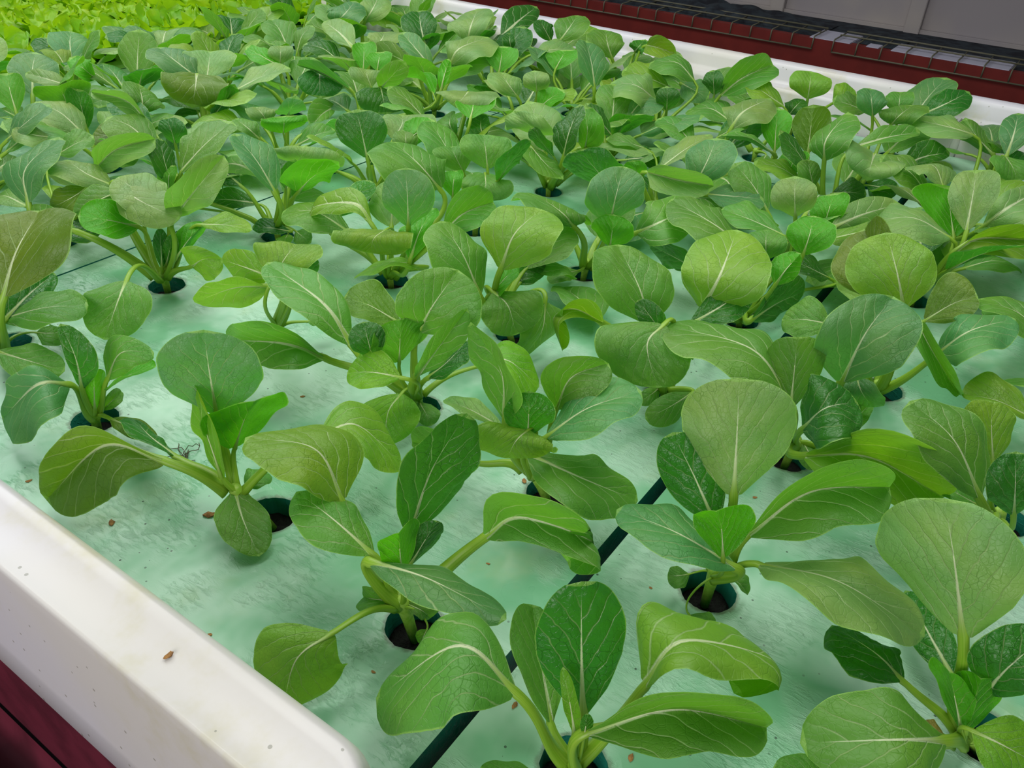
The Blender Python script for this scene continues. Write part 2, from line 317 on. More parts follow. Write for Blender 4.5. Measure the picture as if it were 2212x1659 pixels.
far = [(3.556, -.16), (3.562, -.02), (3.575, .045), (3.586, .095), (3.592, .108), (3.602, .114), (3.620, .116), (3.630, .121), (3.637, .135), (3.648, .172),
       (3.654, .188), (3.662, .195), (3.672, .198), (3.695, .199), (3.706, .197), (3.712, .190), (3.714, .175), (3.716, -.09), (3.708, -.09), (3.706, .17)]
wall(far, -1.2, 6.7, 'far_wall', tray)
# shallow stiffening ribs down the inside of the far wall
for i, yy in enumerate((.37, 1.55, 2.75, 3.9)):
    bm = bmesh.new(); tube(bm, [Vector((3.560*H, yy*H, -.01)), Vector((3.572*H, yy*H, .02)), Vector((3.590*H, yy*H, .052))], [.008, .008, .004], 8)
    link('wall_rib', bm, PLASTIC, tray, True)
bm = bmesh.new(); box(bm, .385*H, 3.56*H, -1.2*H, 6.7*H, -.095, -.078); link('tray_floor', bm, PLASTIC, tray)
# ---------------------------------------------------------------- plants
def catmull(P, n):
    Q = [P[0]*2 - P[1]] + P + [P[-1]*2 - P[-2]]; out = []
    for i in range(n+1):
        s = i/n*(len(P)-1); k = min(int(s), len(P)-2); t = s-k
        a, b, c, d = Q[k:k+4]
        out.append(.5*((2*b) + (c-a)*t + (2*a-5*b+4*c-d)*t*t + (3*b-a-3*c+d)*t**3))
    return out
def arc(P, n):
    D = catmull(P, 80); L = [0]
    for a, b in zip(D, D[1:]): L.append(L[-1] + (b-a).length)
    res = []; j = 0
    for i in range(n+1):
        t = L[-1]*i/n
        while j < 79 and L[j+1] < t: j += 1
        f = (t-L[j])/max(L[j+1]-L[j], 1e-9); res.append(D[j].lerp(D[j+1], min(f, 1)))
    return res, L[-1]
def wprof(s, sm, nb=.13):
    if s <= sm:
        q = s/sm; return nb*(1-q) + (1-nb*(1-q))*math.sin(math.pi/2*min(1, q**.85*1.0))**1.15 if q < 1 else 1
    q = (s-sm)/(1-sm); return max(0, 1 - q**2.35)**.56
def blade(rng, B, M, T, E1, E2, ex, far, c):
    """blade surface; E1/E2 are the widest edge points, adaxial side gets the face normals"""
    ns, nt = (30, 10) if not far else (14, 6)
    pts, L = arc([B, M] + ex + [T] if not ex else [B, M] + ex[:-1] + [ex[-1]] if False else [B, M] + ([T] + ex if ex else [T]), ns)
    d0 = (M-B).length/ max(L, 1e-6); sm = min(.60, max(.40, d0))
    eL, eR = E1-M, E2-M
    bm = bmesh.new(); uv = bm.loops.layers.uv.new('leaf'); ue = bm.loops.layers.uv.new('edge')
    W = (eL.length+eR.length)/2
    seed = rng.random()*100
    rows = []
    amp = W*(.10 if c == 'd' else .055)
    for i, p in enumerate(pts):
        s = i/ns; wv = wprof(s, sm)
        tang = (pts[min(i+1, ns)] - pts[max(i-1, 0)]).normalized()
        row = []
        for k in range(-nt, nt+1):
            t = k/nt; a = abs(t); e = eL if t < 0 else eR
            e2 = e - tang*e.dot(tang)*.5
            nrm = (eR-eL).cross(tang).normalized()
            we = wv * (1 + .022*noise.noise((s*9+seed, t*3, 1)) + (.012*noise.noise((s*40, t*9, seed)) if a == 1 else 0))
            q = p + e2*a*we
            q = q + nrm*(W*.16*(a-a*a)*wv*2.0 - 0.0)                       # halves bulge between midrib and margin
            q = q + nrm*(amp*noise.noise((s*4.2+seed, t*3.1, 3))*min(1, a*2)*wv)
            q = q + nrm*(W*.075*(a**3)*math.sin(s*13+seed+(2 if t > 0 else 0))*wv)  # wavy margin
            if c == 'd': q = q + nrm*(W*.035*noise.noise((s*13+seed, t*8, 7))*min(1, a*3)*wv)
            q.z = max(q.z, .0012)
            row.append((bm.verts.new(q), .5 + t*wv*(e.length/L), s, a))
        rows.append(row)
    for i in range(ns):
        for k in range(2*nt):
            vs = (rows[i][k], rows[i][k+1], rows[i+1][k+1], rows[i+1][k])
            try: f = bm.faces.new([v[0] for v in vs])
            except ValueError: continue
            for l, v in zip(f.loops, vs): l[uv].uv = (v[1], v[2]); l[ue].uv = (max(v[3], .985 if i >= ns-1 else 0) , v[2])
    bm.normal_update()
    up = (eR-eL).cross(T-B)
    if sum((f.normal*f.calc_area()).dot(up) for f in bm.faces) < 0:
        for f in bm.faces: f.normal_flip()
    return bm, pts, (eR-eL), L, ns
def make_leaf(rng, plant, col, leaf, far):
    B, M, T, E1, E2, ex, c = leaf
    bm, pts, side, L, ns = blade(rng, B, M, T, E1, E2, ex, far, c)
    o = link('leaf', bm, LM[c], plant, True)
    # stalk: from the crown up into the blade, tapering out as the midrib
    hor = Vector((B.x-col.x, B.y-col.y, 0)); d = (B-col).length
    m0 = (pts[1]-pts[0]).normalized()
    root = col + hor*(.12 if hor.length > .01 else .0) + Vector((rng.uniform(-1, 1), rng.uniform(-1, 1), 0))*.0015
    t0 = (Vector((0, 0, 1))*.75 + (hor.normalized() if hor.length > 1e-4 else Vector((0, 0, 0)))*.65).normalized()
    P0, P3 = root - Vector((0, 0, .004)), B; P1 = P0 + t0*d*.40; P2 = P3 - m0*d*.38
    if P2.z < .006: P2.z = .006
    n1 = 14 if not far else 7; path = []
    for i in range(n1):
        t = i/n1; path.append(P0*(1-t)**3 + P1*3*t*(1-t)**2 + P2*3*t*t*(1-t) + P3*t**3)
    k2 = int(ns*.62); sgn = side.cross(T-B).normalized()
    sz = min(1.0, max(.25, L/.10))
    r0, r1, r2 = .0058*sz, .0037*sz, .0003
    rad = [r0*(1 + .25*(1-i/n1)**2)*(1-i/n1) + r1*(i/n1) for i in range(n1)]; sq = [.62]*n1
    for i in range(0, k2+1):
        q = i/k2; r = r1*(1-q)**3.2*.85 + r1*.15*(1-q) + r2; path.append(pts[i] - sgn*r*.25); rad.append(r); sq.append(.6)
    b2 = bmesh.new(); tube(b2, path, rad, 10 if not far else 6, sq, side.normalized())
    bmesh.ops.recalc_face_normals(b2, faces=b2.faces)
    link('leaf_stalk', b2, STALK, o, True)
    return o
def crown(rng, plant, col, hole, cls=None):
    bm = bmesh.new(); h = Vector((hole.x, hole.y, -.012)); h = Vector((0, 0, -.018))
    tube(bm, [h, h.lerp(col, .5) + Vector((0, 0, .002)), col, col + Vector((0, 0, .004))], [.0038, .0045, .0058, .003], 10)
    link('stem', bm, STEM, plant, True)
def plug(plant, rng):
    bm = bmesh.new(); N = 20; R = .0205; prev = None
    c0 = bm.verts.new((0, 0, -.017))
    for ri in range(1, 6):
        r = R*ri/5; ring = [bm.verts.new((math.cos(a)*r, math.sin(a)*r, -.019 + .0035*noise.noise((math.cos(a)*r*260, math.sin(a)*r*260, plant.location.x*50)))) for a in [2*math.pi*k/N for k in range(N)]]
        for k in range(N):
            if prev is None: bm.faces.new((c0, ring[k], ring[(k+1) % N]))
            else: bm.faces.new((prev[k], ring[k], ring[(k+1) % N], prev[(k+1) % N]))
        prev = ring
    low = [bm.verts.new((v.co.x*.8, v.co.y*.8, -.036)) for v in prev]
    for k in range(N): bm.faces.new((prev[k], low[k], low[(k+1) % N], prev[(k+1) % N]))
    bm.faces.new(list(reversed(low)))
    link('growing_plug', bm, SOIL, plant, True)
def proc_leaf(rng, col, az, el, d, ln, c, droop=.2):
    """generated leaf: stalk of length d at elevation el, blade of length ln"""
    h = Vector((math.cos(az), math.sin(az), 0)); z = Vector((0, 0, 1))
    B = col + h*d*math.cos(el) + z*d*math.sin(el)
    e2 = el - droop*.5; M = B + (h*math.cos(e2) + z*math.sin(e2))*ln*.5
    e3 = e2 - droop; T = M + (h*math.cos(e3) + z*math.sin(e3))*ln*.5
    for p in (B, M, T): p.z = max(p.z, .006)
    side = h.cross(z); roll = rng.uniform(-.35, .35); n = side.cross(M-B).normalized()
    sd = side*math.cos(roll) + n*math.sin(roll); wd = ln*rng.uniform(.36, .43); lift = -n*wd*rng.uniform(-.1, .25)
    if lift.z < -.0: lift *= .6
    E1, E2 = M - sd*wd + lift, M + sd*wd + lift
    for p in (E1, E2): p.z = max(p.z, .004)
    # order so that (E2-E1) x (T-B) points up
    if (E2-E1).cross(T-B).dot(n if n.z > 0 else -n) < 0: E1, E2 = E2, E1
    return (B, M, T, E1, E2, [], c)
ORD = ['first', 'second', 'third', 'fourth', 'fifth', 'sixth', 'seventh', 'eighth']
def plant_label(k, j, look):
    row = ORD[j] + ' row from near rim'
    if k < 0: pos = ORD[-k-1] + ' right of wide gap'
    else: pos = ORD[k] + ' left of wide gap'
    return '%s, %s, %s' % (look, row, pos)
PLANTS = {
(-1, 0):((290.3,124,0),(-6.1,-1.5,15),[((0.8,-0.2,55),(7.2,10,105),(14.6,19.3,150),(-6.3,33.8,102.8),(31.2,-7.2,104.6),[],'d'),
 ((-25.7,34.9,80),(-32.4,72.1,100),(-63.9,112.7,50),(-75.9,47.9,94.1),(-5.5,85.6,97),[],''),
 ((26.2,-27.1,80),(41.3,-40,115),(85.8,-86,85),(64.9,2.9,95.1),(16.8,-50.7,119.4),[(64.5,-71.5,65),],'y'),
 ((-15.8,-12.7,70),(14.3,-51.2,90),(50.1,-97.4,70),(-1.4,-59.4,133.3),(-9.8,-70.4,94.3),[],''),
 ((-11.1,-2.6,50),(-13.4,3,81),(-7.1,13.6,100),(-14.5,-4.1,83.5),(-15.8,6.4,80.5),[],'y'),
 ((2.9,22.1,25),(25.8,47.6,48.5),(51,71.3,60),(6.9,58.6,72.5),(40.6,38.9,48.5),[],''),
 ((-29,1.2,20),(-43.5,20.5,28.5),(-51.1,40.4,25),(-52.4,17,31.5),(-33.9,29.5,22.5),[],''),
 ((-17,-10.7,65),(-19,-11.5,81),(-15.8,-9.7,85),(-14.9,-14.3,81),(-19.6,-8,80.9),[],'d')],0),
(0, 0):((315.4,282.2,0),(-10.2,2.8,35),[((-25.6,16,80),(-23.9,-34.9,95),(-13.2,-91.1,85),(0.7,-32.9,79.3),(-41.7,-41.9,92.8),[],'g'),
 ((-70.5,12.3,50),(-96.4,18.8,45),(-113.1,19.7,8),(-63.2,1,29.1),(-100.7,48.7,51.8),[],'y'),
 ((0.1,67.8,90),(1.4,92.7,125),(-24.1,136.9,130),(-34.9,81.4,124.9),(46,94,109.9),[],'y'),
 ((-15.8,24.1,75),(-21.5,55.2,95),(-17.4,96.2,95),(-45.1,52.4,91.7),(3.5,56.4,85.7),[],''),
 ((11.9,12.4,80),(33.2,9.9,125),(67.1,4.2,160),(8.6,16.4,140.2),(67.9,-1.5,107.6),[],'d'),
 ((39.7,-36.7,85),(48.2,-58.8,110),(66.8,-107.1,100),(30,-50.4,146),(27.2,-75,110.3),[(71,-87.1,65),],''),
 ((-12.6,-0.9,65),(-12.7,-0.1,93.5),(-14.5,-1.8,110),(11.2,2.7,96.3),(-23.5,10.2,93.2),[],'l'),
 ((3,4.5,60),(14.2,-1.1,81),(26.2,-2,90),(12.9,8.8,82.3),(32.5,-2.4,73.7),[],'d'),
 ((-12.2,3.3,35),(-21.4,17.8,36),(-18.5,33.4,25),(-36.2,15.7,37.7),(-21.1,22.5,46.2),[],''),
 ((-8.2,-1.2,32),(-6.4,-13.4,32),(-0.2,-16.4,20),(-0,-20.8,39.7),(-12.2,-13.4,30.8),[],''),
 ((-10,-21,20),(-16.3,-23.4,21),(-17,-20.5,10),(-12,-26.9,18.6),(-17,-17.2,21.5),[],'l')],0),
(-1, 1):((485.7,114.8,0),(-5.9,-2.7,30),[((4.1,0.5,100),(19.1,14.2,150),(33.9,25.1,180),(12.2,55.5,146.5),(49.4,-19.7,156.5),[],'p'),
 ((-6.1,6.1,75),(-0.5,31.4,105),(1,55.9,135),(-7.3,52.8,93.6),(14.5,15.5,110.1),[],'d'),
 ((-5.2,-19.6,80),(25.1,-47.2,115),(74.4,-93.2,110),(0.1,-53.5,160.7),(-3.6,-71,110.5),[],''),
 ((-35.6,-12.8,75),(-34.9,-5.9,101),(-37,0.3,115),(-15.6,-22.5,108.2),(-34.8,15.8,96.8),[],'l'),
 ((-28.6,-21.4,65),(-43.2,23.1,85),(-43.1,72,80),(-73.2,16.5,89),(-12.2,32.8,78.1),[],'g'),
 ((-14.2,-36.5,65),(-17.6,-90.1,85),(-4.1,-151.3,60),(32.3,-104.1,66.8),(-65.9,-80.5,101.9),[],'p'),
 ((-12.7,15.1,20),(-23,20.4,23.5),(-19.8,29.6,15),(-32.3,14,20.9),(-14.8,26.9,23.6),[],''),
 ((4,-8.4,20),(1.9,-20.7,21),(6,-29.7,10),(12.2,-23.1,22),(-6.3,-21,26.7),[],''),
 ((-51.1,-3.5,20),(-54.3,-10.5,20),(-50.4,-20.6,8),(-43.7,-17.3,25.5),(-57.3,5.6,11.5),[],'')],0),
(0, 1):((507.7,281.4,0),(-14.3,14.2,30),[((-42,3.6,90),(-49.1,-0.2,118.5),(-43.5,4.3,135),(-36.1,-17.4,119.1),(-61.5,16.1,117.9),[],'d'),
 ((-41.2,28,95),(-39.4,35.2,140),(-33.8,70.9,170),(-33.8,63.5,125.4),(-61.3,3.5,151.6),[],''),
 ((0.3,2.2,95),(8.3,-4.8,125),(32.8,-25.6,135),(-11.9,9,141.2),(1.8,-31.9,119.1),[],''),
 ((-27.4,-6.6,85),(-9.1,-32.1,115),(27.2,-61.2,125),(21.6,-10.4,114.1),(-34.3,-55.3,116),[],'g'),
 ((-47.9,0.3,100),(-64.8,0.2,100),(-62,9.9,75),(-37.8,-26.1,93.7),(-87.6,26.4,109.3),[],'y'),
 ((-36.1,3.5,65),(-34.5,-49.2,65),(6.6,-82.6,30),(5.5,-41.8,56.4),(-73.4,-56.6,65.4),[],''),
 ((-39.3,62,30),(-44.4,97,31),(-41.8,131.2,20),(-56.2,93.9,28.5),(-48.7,99.8,55.6),[],''),
 ((-36.5,33,80),(-41.8,60.9,88.5),(-38.7,93.5,85),(-57.5,59.5,95.7),(-27.9,64.4,89.9),[],'p')],0),
(1, 0):((332.3,460.3,0),(-17.1,20.3,30),[((-3.6,46.2,90),(-0.5,49.9,130),(3.9,53.6,165),(-28.4,78.9,132.4),(25.6,15.2,127.3),[],'g'),
 ((-2.9,31,60),(4.6,21.1,91),(10.7,12.3,110),(49.8,17.6,91.1),(-28.9,33.2,98.2),[],'l'),
 ((-23.3,25.3,45),(-23.5,34.7,86),(-9.2,65.9,115),(-36.2,2.7,98.8),(-17.2,60,68.6),[],'y'),
 ((-49.5,63.8,60),(-72.8,105.8,70),(-110.7,154.2,10),(-83.5,71.9,45.4),(-87.8,109.5,96.4),[],'o'),
 ((-26.4,83.5,40),(-23.8,122.4,41),(-9.5,170.2,30),(-41.6,128.3,55.7),(-15.1,120.2,33),[],'d'),
 ((-17.9,19.2,28),(-30.8,-3.8,20),(-43.4,-36,6),(-12.2,-12.4,18.9),(-51.1,5.3,25.9),[],''),
 ((-2.7,25.9,20),(5.1,19.8,26),(21.2,23.4,20),(5.5,33.7,28.4),(3.9,7.6,25.3),[],''),
 ((38.1,-28.3,75),(65.6,-45.8,80),(85.4,-77.8,40),(91.9,-20.9,81.3),(38.8,-73.6,75.9),[],'y')],0),
(2, 0):((319.3,699.4,0),(-5.1,-10.1,15),[((-13.9,-23.1,55),(-17.1,-35.3,96),(-15.8,-22.8,125),(-23.9,-31.4,95.6),(-6.4,-52.8,97),[],'d'),
 ((-8.4,-23,25),(-6.2,-30.7,56),(-5.4,-36.9,75),(-10,-17.1,58.7),(9.3,-25.8,55.9),[],'l'),
 ((5.8,-34.8,60),(16.5,-51.2,90),(34.9,-73.9,90),(18,-35.9,100.3),(17.5,-65.2,78.5),[],''),
 ((5.1,-28.7,45),(18.7,-50.2,63.5),(38.2,-66.5,70),(0.6,-59.6,71.2),(35.3,-34.8,64.3),[],'l'),
 ((-21.6,-15.4,60),(-48.9,-18.7,75),(-65,39.1,20),(-68.7,-56.8,56.8),(-44.4,2.1,85.9),[],'g'),
 ((0.7,-19.8,20),(10.1,-24.7,28.5),(26.4,-13.2,25),(6.2,-28.8,40.1),(10.1,-33.4,26.4),[],''),
 ((-3.2,-39,20),(-0,-68.7,21),(10.4,-87.6,10),(10.4,-63.8,23.6),(-12.9,-73,23.9),[],'o')],0),
(3, 0):((343.5,898.7,0),(-15.1,-17,15),[((-17.3,-69.6,90),(6.9,-70.4,130),(55.5,-38,150),(-13.8,-31.9,138.3),(40.8,-124.4,154.3),[],'o'),
 ((-12.1,-40,50),(23.8,-28.7,61),(69.4,-1.2,60),(19.8,-13.9,75.1),(27.6,-43.2,53.6),[],'d'),
 ((-10.9,-27.9,45),(14.6,-75.3,65),(50.2,-96.5,60),(43.3,-49,65.6),(3.3,-104.4,59.6),[],''),
 ((19.8,-28.8,15),(24.7,-49.3,19.5),(43.1,-44.6,12),(32.2,-33.5,21.3),(14.4,-64.2,13.3),[],''),
 ((-36.9,-61,30),(-25.2,-100.6,28.5),(-4.9,-122.7,15),(-6.5,-87.9,34.4),(-45.5,-112.5,24.5),[],'')],0),
(3, 1):((537.5,883,0),(-6.4,-7.4,20),[((-91.5,-71.8,65),(-113.8,-86.7,55),(-137.9,-82.6,15),(-92.2,-117.1,53.7),(-135.1,-57.5,59.5),[],''),
 ((-67.6,54.8,80),(-77.3,86.5,86),(-68.2,157.9,80),(-91.1,84.3,67.4),(-65.4,88.7,98.1),[],''),
 ((-13.9,13.3,80),(-49.5,10.2,101),(-76.4,25.1,110),(-30,28.9,116.2),(-65.7,-11.2,91.7),[],'l'),
 ((15,-22.1,95),(23.2,-65.1,138.5),(60.5,-74.6,170),(-12.9,-73.6,154.8),(31.2,-83,127.6),[],'p'),
 ((-14.4,36,130),(-22.5,-16.7,125),(-0.7,-56.3,105),(10.5,-11.1,129.1),(-44,-20.3,108.3),[],'p'),
 ((-4.5,-27.1,105),(-13.6,-8.7,126),(-8.9,39.6,135),(-41.4,-9.2,119.7),(20.9,-9.1,131.4),[],'p'),
 ((-17.1,33,120),(-38.9,42.5,113.5),(-58.1,70.3,95),(-20.6,50.7,95.7),(-29.2,66,123.7),[],''),
 ((-0,-29.6,45),(16.3,-43.3,71),(39,-48.5,85),(36.7,-32.1,60.7),(18.1,-19,73.7),[],'l'),
 ((32.8,-47.7,85),(42.1,-81.8,91),(61.4,-105.9,85),(57.7,-62.6,97.4),(29.1,-91.7,90),[],'y'),
 ((-4.5,-69.3,50),(-13.8,-108.7,75),(0.2,-125.3,75),(-29.2,-100.8,93.8),(-12.6,-122,52.1),[],'y'),
 ((-8.8,-11.7,30),(-8.4,-18.6,61),(1.4,-8.6,80),(-8.9,-2.6,58.5),(6,-14.1,56.7),[],'d'),
 ((-2,-9.8,30),(-3.1,-27.5,58.5),(6.4,-24.3,75),(6.6,-31,55.5),(-7.4,-21,60.5),[],'d')],0),
(2, 1):((529.9,677.8,0),(6,-2.8,20),[((-31.1,-51.9,110),(-40.1,-27.5,116),(-36.3,20.8,110),(-36.8,-25.2,93.7),(-33.1,-24.7,132),[],'y'),
 ((-42.1,-52.4,105),(-58.8,-23.9,100),(-77,21.6,75),(-33.7,-24.6,71.7),(-69.8,-26.9,117),[],'y'),
 ((-34.7,-59.5,115),(-16.7,-59.8,131),(4.4,-52.8,135),(-32.8,-29,137.4),(0.7,-94.6,138.8),[],'y'),
 ((6.3,-44.3,90),(1.4,-59.1,116),(9,-57.4,130),(-9.3,-44.8,120.6),(15.8,-72,111.8),[],'d'),
 ((21.2,-38.5,30),(29.4,-58.6,36),(50.4,-67.5,30),(41.4,-44.4,37.7),(15.8,-70.4,37.7),[],'')],0),
(1, 1):((533.4,461.5,0),(-5.4,-3.3,25),[((-49.1,42.8,85),(-52.3,73,120),(-40.1,162.5,130),(-83.2,72.7,121),(-27.2,74.2,122.8),[],''),
 ((-57.4,74.1,60),(-87.1,89.4,85),(-82.5,183.9,50),(-108.3,74.7,71.1),(-109,81.4,120.5),[],''),
 ((-63.9,-32.2,85),(-76.7,-11.8,88.5),(-82.5,15.1,80),(-94.2,-22.2,84.2),(-58,0.6,100.6),[],'l'),
 ((-41.3,-13.1,45),(-61.7,-14.2,35),(-76.4,-22.4,8),(-39.7,-39.7,44.9),(-77,9.3,35.3),[],'l'),
 ((-59.7,3.8,90),(-66.3,2.2,113.5),(-59.6,13,125),(-80,12.4,111.6),(-51.7,-6.4,115.3),[],'d'),
 ((-38.9,-10,80),(-40,-13.5,108.5),(-33.6,-9.4,125),(-6.5,-22.3,113.6),(-67.3,-1.5,107),[],''),
 ((-40.9,-33.4,75),(-36.3,-60.4,120),(-7.7,-66.7,145),(-60.2,-64.2,130.6),(-23.9,-69.2,110.1),[],''),
 ((-24.6,-33.8,65),(-14.3,-49,83.5),(20.6,-46.2,90),(-6.4,-27.5,69.1),(-21.3,-67.5,85.3),[],'d'),
 ((41.8,-47.3,50),(47.9,-75.2,65),(60.7,-107.4,40),(75.7,-61.1,69.6),(18.8,-90.5,56.9),[],'l'),
 ((-14.9,-14.9,105),(-9.7,-28,135),(23.7,-31.6,160),(-34.4,-5.5,147.2),(6.9,-67.9,122.4),[],''),
 ((9.8,32.4,85),(-6.1,55,103.5),(-16.4,80.4,110),(19.1,68.6,116.3),(-29.8,45.8,102),[],'o'),
 ((-8.2,-7.3,15),(-24.2,-30.9,18.5),(-26.6,-38.8,10),(-11.5,-38.4,17.1),(-33.1,-26.4,14.9),[],'')],0),
(1, 2):((719.6,470.2,0),(0.4,22.2,30),[((-68.1,-23.8,120),(-60.9,-34.3,160),(-19.6,-39,175),(-63.4,5.3,163.3),(-54.7,-82.2,164.5),[],'y'),
 ((-75.1,-1.5,85),(-75.8,20.6,125),(-66.9,58,150),(-115,34,129.9),(-38.1,17.3,112.2),[],''),
 ((-69.9,-17.4,90),(-77.6,-41.8,85),(-78.7,-54.5,55),(-48.9,-66,90.8),(-104.5,-26.7,78.4),[],''),
 ((-22.9,-54.3,70),(-39.5,-62.3,45),(-53.8,-48.2,10),(10.9,-64,47),(-79.4,-55.3,49.3),[],''),
 ((-65.3,-7,80),(-60,-21.2,101),(-31,-19.5,110),(-73,-37.6,103.7),(-49.9,-6.4,96.2),[],'l'),
 ((26,24.3,50),(52.1,17.8,61),(87.9,16.8,60),(51.7,27.4,88.5),(50.5,6.7,44.8),[],'d')],2),
(2, 2):((729,674.2,0),(-3.7,-0,15),[((-37,-80.2,60),(-65,-64.9,70),(-94.7,-28.2,50),(-93.4,-83.5,79.5),(-43,-45,62.2),[],'y'),
 ((-59,-48.2,105),(-84.5,-54.2,105),(-85.8,-48.3,85),(-62.7,-98.3,111.1),(-110.5,-10.6,102.8),[],'y'),
 ((-51.9,-81,75),(-40.8,-85,106),(-7.6,-79.1,125),(-50.7,-110.3,118.5),(-41.7,-55.1,98.2),[],'l'),
 ((-39.8,-67.5,110),(-50,-76.3,151),(-40.7,-66.4,180),(-68.6,-53.7,150.4),(-30.7,-101,151.6),[],'g'),
 ((-39.3,-7.4,95),(-42.2,16.7,115),(-41.2,89.6,90),(-56.6,11.2,106.2),(-22.7,22.7,126.6),[(-36.7,96.3,60),],'y'),
 ((-36.9,-118.1,115),(-17.5,-130.9,135),(33.5,-137.1,135),(-31.3,-137.8,168.5),(-27.1,-154.9,126.4),[],''),
 ((95.6,-5.3,100),(73,10.8,135),(84.4,63.9,150),(7.2,27.7,144.3),(130.3,2.6,117.2),[],''),
 ((0.1,99.6,60),(26,89,81),(74.9,100.4,90),(25.3,63.2,81.6),(26.8,115.4,80.3),[],'d')],2),
(0, 2):((714.9,267.4,0),(-3.5,-2,15),[((-60.6,-9,120),(-87.6,-7.2,110),(-96.9,-28.1,75),(-73.8,-50,99.8),(-109.8,37.3,112),[],''),
 ((-24.7,21.7,95),(-28.1,34.7,130),(-9,74,160),(-68.7,67.8,150.4),(5,8.4,123.9),[],''),
 ((-36,-0.5,95),(-51.8,8.8,118.5),(-49.4,26.1,130),(-56.3,17.2,111.9),(-46,-0.4,125.6),[],'d'),
 ((-12.6,-34.2,25),(-53.4,-26,26),(-70.4,-10.9,15),(-56.3,-33.9,9.8),(-45.8,-14.7,31.8),[],''),
 ((-10.6,2.7,15),(-36.2,3.1,18.5),(-43.2,11.1,10),(-39.1,-4.7,13.6),(-33.4,10.3,21.7),[],''),
 ((26.4,-4.6,80),(47,-26.9,101),(93.4,-39.1,110),(59.8,-10.3,105.6),(34.4,-46.5,94.7),[],'d'),
 ((0.3,85.9,60),(-25.1,109.2,80),(-35.4,126.7,65),(-42.7,92.1,83.8),(-34.3,88,103.6),[(-19.8,121,20),],'y'),
 ((58.7,121.3,25),(80.9,157.5,28.5),(110.4,201.7,20),(55.3,175.6,38.6),(112.1,138,28),[],'')],0),
(-1, 2):((697.1,123.3,0),(4,-4.1,20),[((-30.8,8.6,85),(-30,53.3,120),(-34.8,138.7,115),(-84.9,48.7,120),(17.6,56.6,109.9),[],''),
 ((-37.4,2.5,80),(-24.9,11.7,116),(-18.2,17.7,140),(-18.6,40.4,113),(3.8,-6.8,120.8),[],''),
 ((-61.5,-17.3,80),(-81.5,-32.5,120),(-46.3,-50.6,115),(-53.1,-9.5,127.8),(-115.1,-51.5,113.3),[],'d'),
 ((0.3,-39.2,35),(29.6,-45.6,48.5),(66.6,-49.6,50),(26.4,-39.4,62.6),(27.3,-55,50),[],''),
 ((-70.7,-28.3,60),(-73.3,-77.3,85),(-38.9,-139.6,50),(-101.1,-94.7,136.2),(-122.8,-80,84.4),[],'y'),
 ((4.1,-10.1,20),(-14.2,-23.3,21),(-16.1,-33,10),(-3.2,-32.7,21.5),(-24.4,-15.1,20.5),[],'')],0),
(-1, 3):((882.8,78.6,0),(-17.1,4,15),[((-164.9,20.7,90),(-158.9,14.9,140),(-118.8,6.9,165),(-192.8,50,143.4),(-161.3,-28.7,142),[],'g'),
 ((-147.7,11.7,90),(-156.8,1.8,81),(-142.1,-10.5,60),(-161,-15,89.7),(-155.7,26.1,70.4),[],'g'),
 ((-46.7,-11.4,115),(-92.1,-39.4,110),(-64.6,-74.3,60),(-133.4,-48.5,133.9),(-135.3,-32.6,126),[],''),
 ((-45.7,67.3,80),(-54.1,89.2,81),(-49.9,115.2,70),(-77.1,85.1,71.7),(-28.6,92.3,97.3),[],''),
 ((-32.4,-41.7,80),(-46.2,-60.9,120),(11.8,-93.2,120),(-16.5,-42.6,113),(-87.6,-77.1,117.7),[],'g'),
 ((52.9,-13.1,70),(65.1,-33.3,93.5),(74.5,-52.5,105),(88.9,-16.6,115.7),(46.4,-50.2,88.8),[],'o'),
 ((3.4,7.3,100),(4.5,24.7,135),(29.6,50.8,165),(-16.2,70.7,128),(24,-11.3,140.2),[],'y'),
 ((69.6,25.6,80),(78.6,62.2,111),(114.9,87.3,130),(50.3,92.5,89.1),(58.1,49.8,153.9),[],'o')],0),
(-2, 2):((734.1,-70.5,0),(-14,7,15),[((-105.9,32.6,85),(-104.2,65,125),(-95.7,104.9,140),(-135.6,82.4,124.7),(-72.6,47.5,125.8),[],''),
 ((-44.5,30.4,80),(-30.4,42.8,106),(-16.1,48.6,120),(-39,66.5,113.8),(-9.8,28.4,109.4),[],'y'),
 ((-104,5.9,80),(-111.1,14.8,111),(-97.2,22.9,130),(-123.7,33,107.8),(-104.8,-4.3,114.8),[],'d'),
 ((-67.5,29.1,50),(-75.1,45.4,58.5),(-67.7,58.6,55),(-88.8,46.3,58.5),(-58.9,48.6,59.5),[],''),
 ((67.3,10.5,70),(67.9,42.8,76),(69.8,73.7,70),(41.2,36.5,81.2),(99,53.1,86.2),[],'y')],0),
(-2, 1):((480.4,-96.2,0),(-20,12,15),[((-21.1,42.6,95),(-11.3,64.2,140),(7.1,83.6,170),(5.3,114.1,127.5),(-5.2,26.1,151.4),[],'p'),
 ((-23.4,17.5,60),(-33.7,15.5,100),(-11.6,2.5,120),(-32.3,36.8,104),(-37.3,-1.2,97.4),[],'d'),
 ((-39.5,20,35),(-38.9,34.3,63.5),(-39.6,42.5,80),(-39,23.7,67.7),(-19.7,52.1,59.6),[],'l'),
 ((-38.2,18.3,35),(-35.9,22.8,66),(-37.8,25.5,85),(-22.8,8.9,67.5),(-26.2,36.6,64.1),[],'l'),
 ((-26,62.7,40),(-24.4,83,50),(-3.3,116.2,35),(-48.9,92.1,47.5),(-2.9,64.7,37.8),[],'d'),
 ((12.1,31.8,25),(35.6,54,30),(76.6,80.2,25),(26.4,60.6,21.1),(47.1,43.2,34.4),[],'d'),
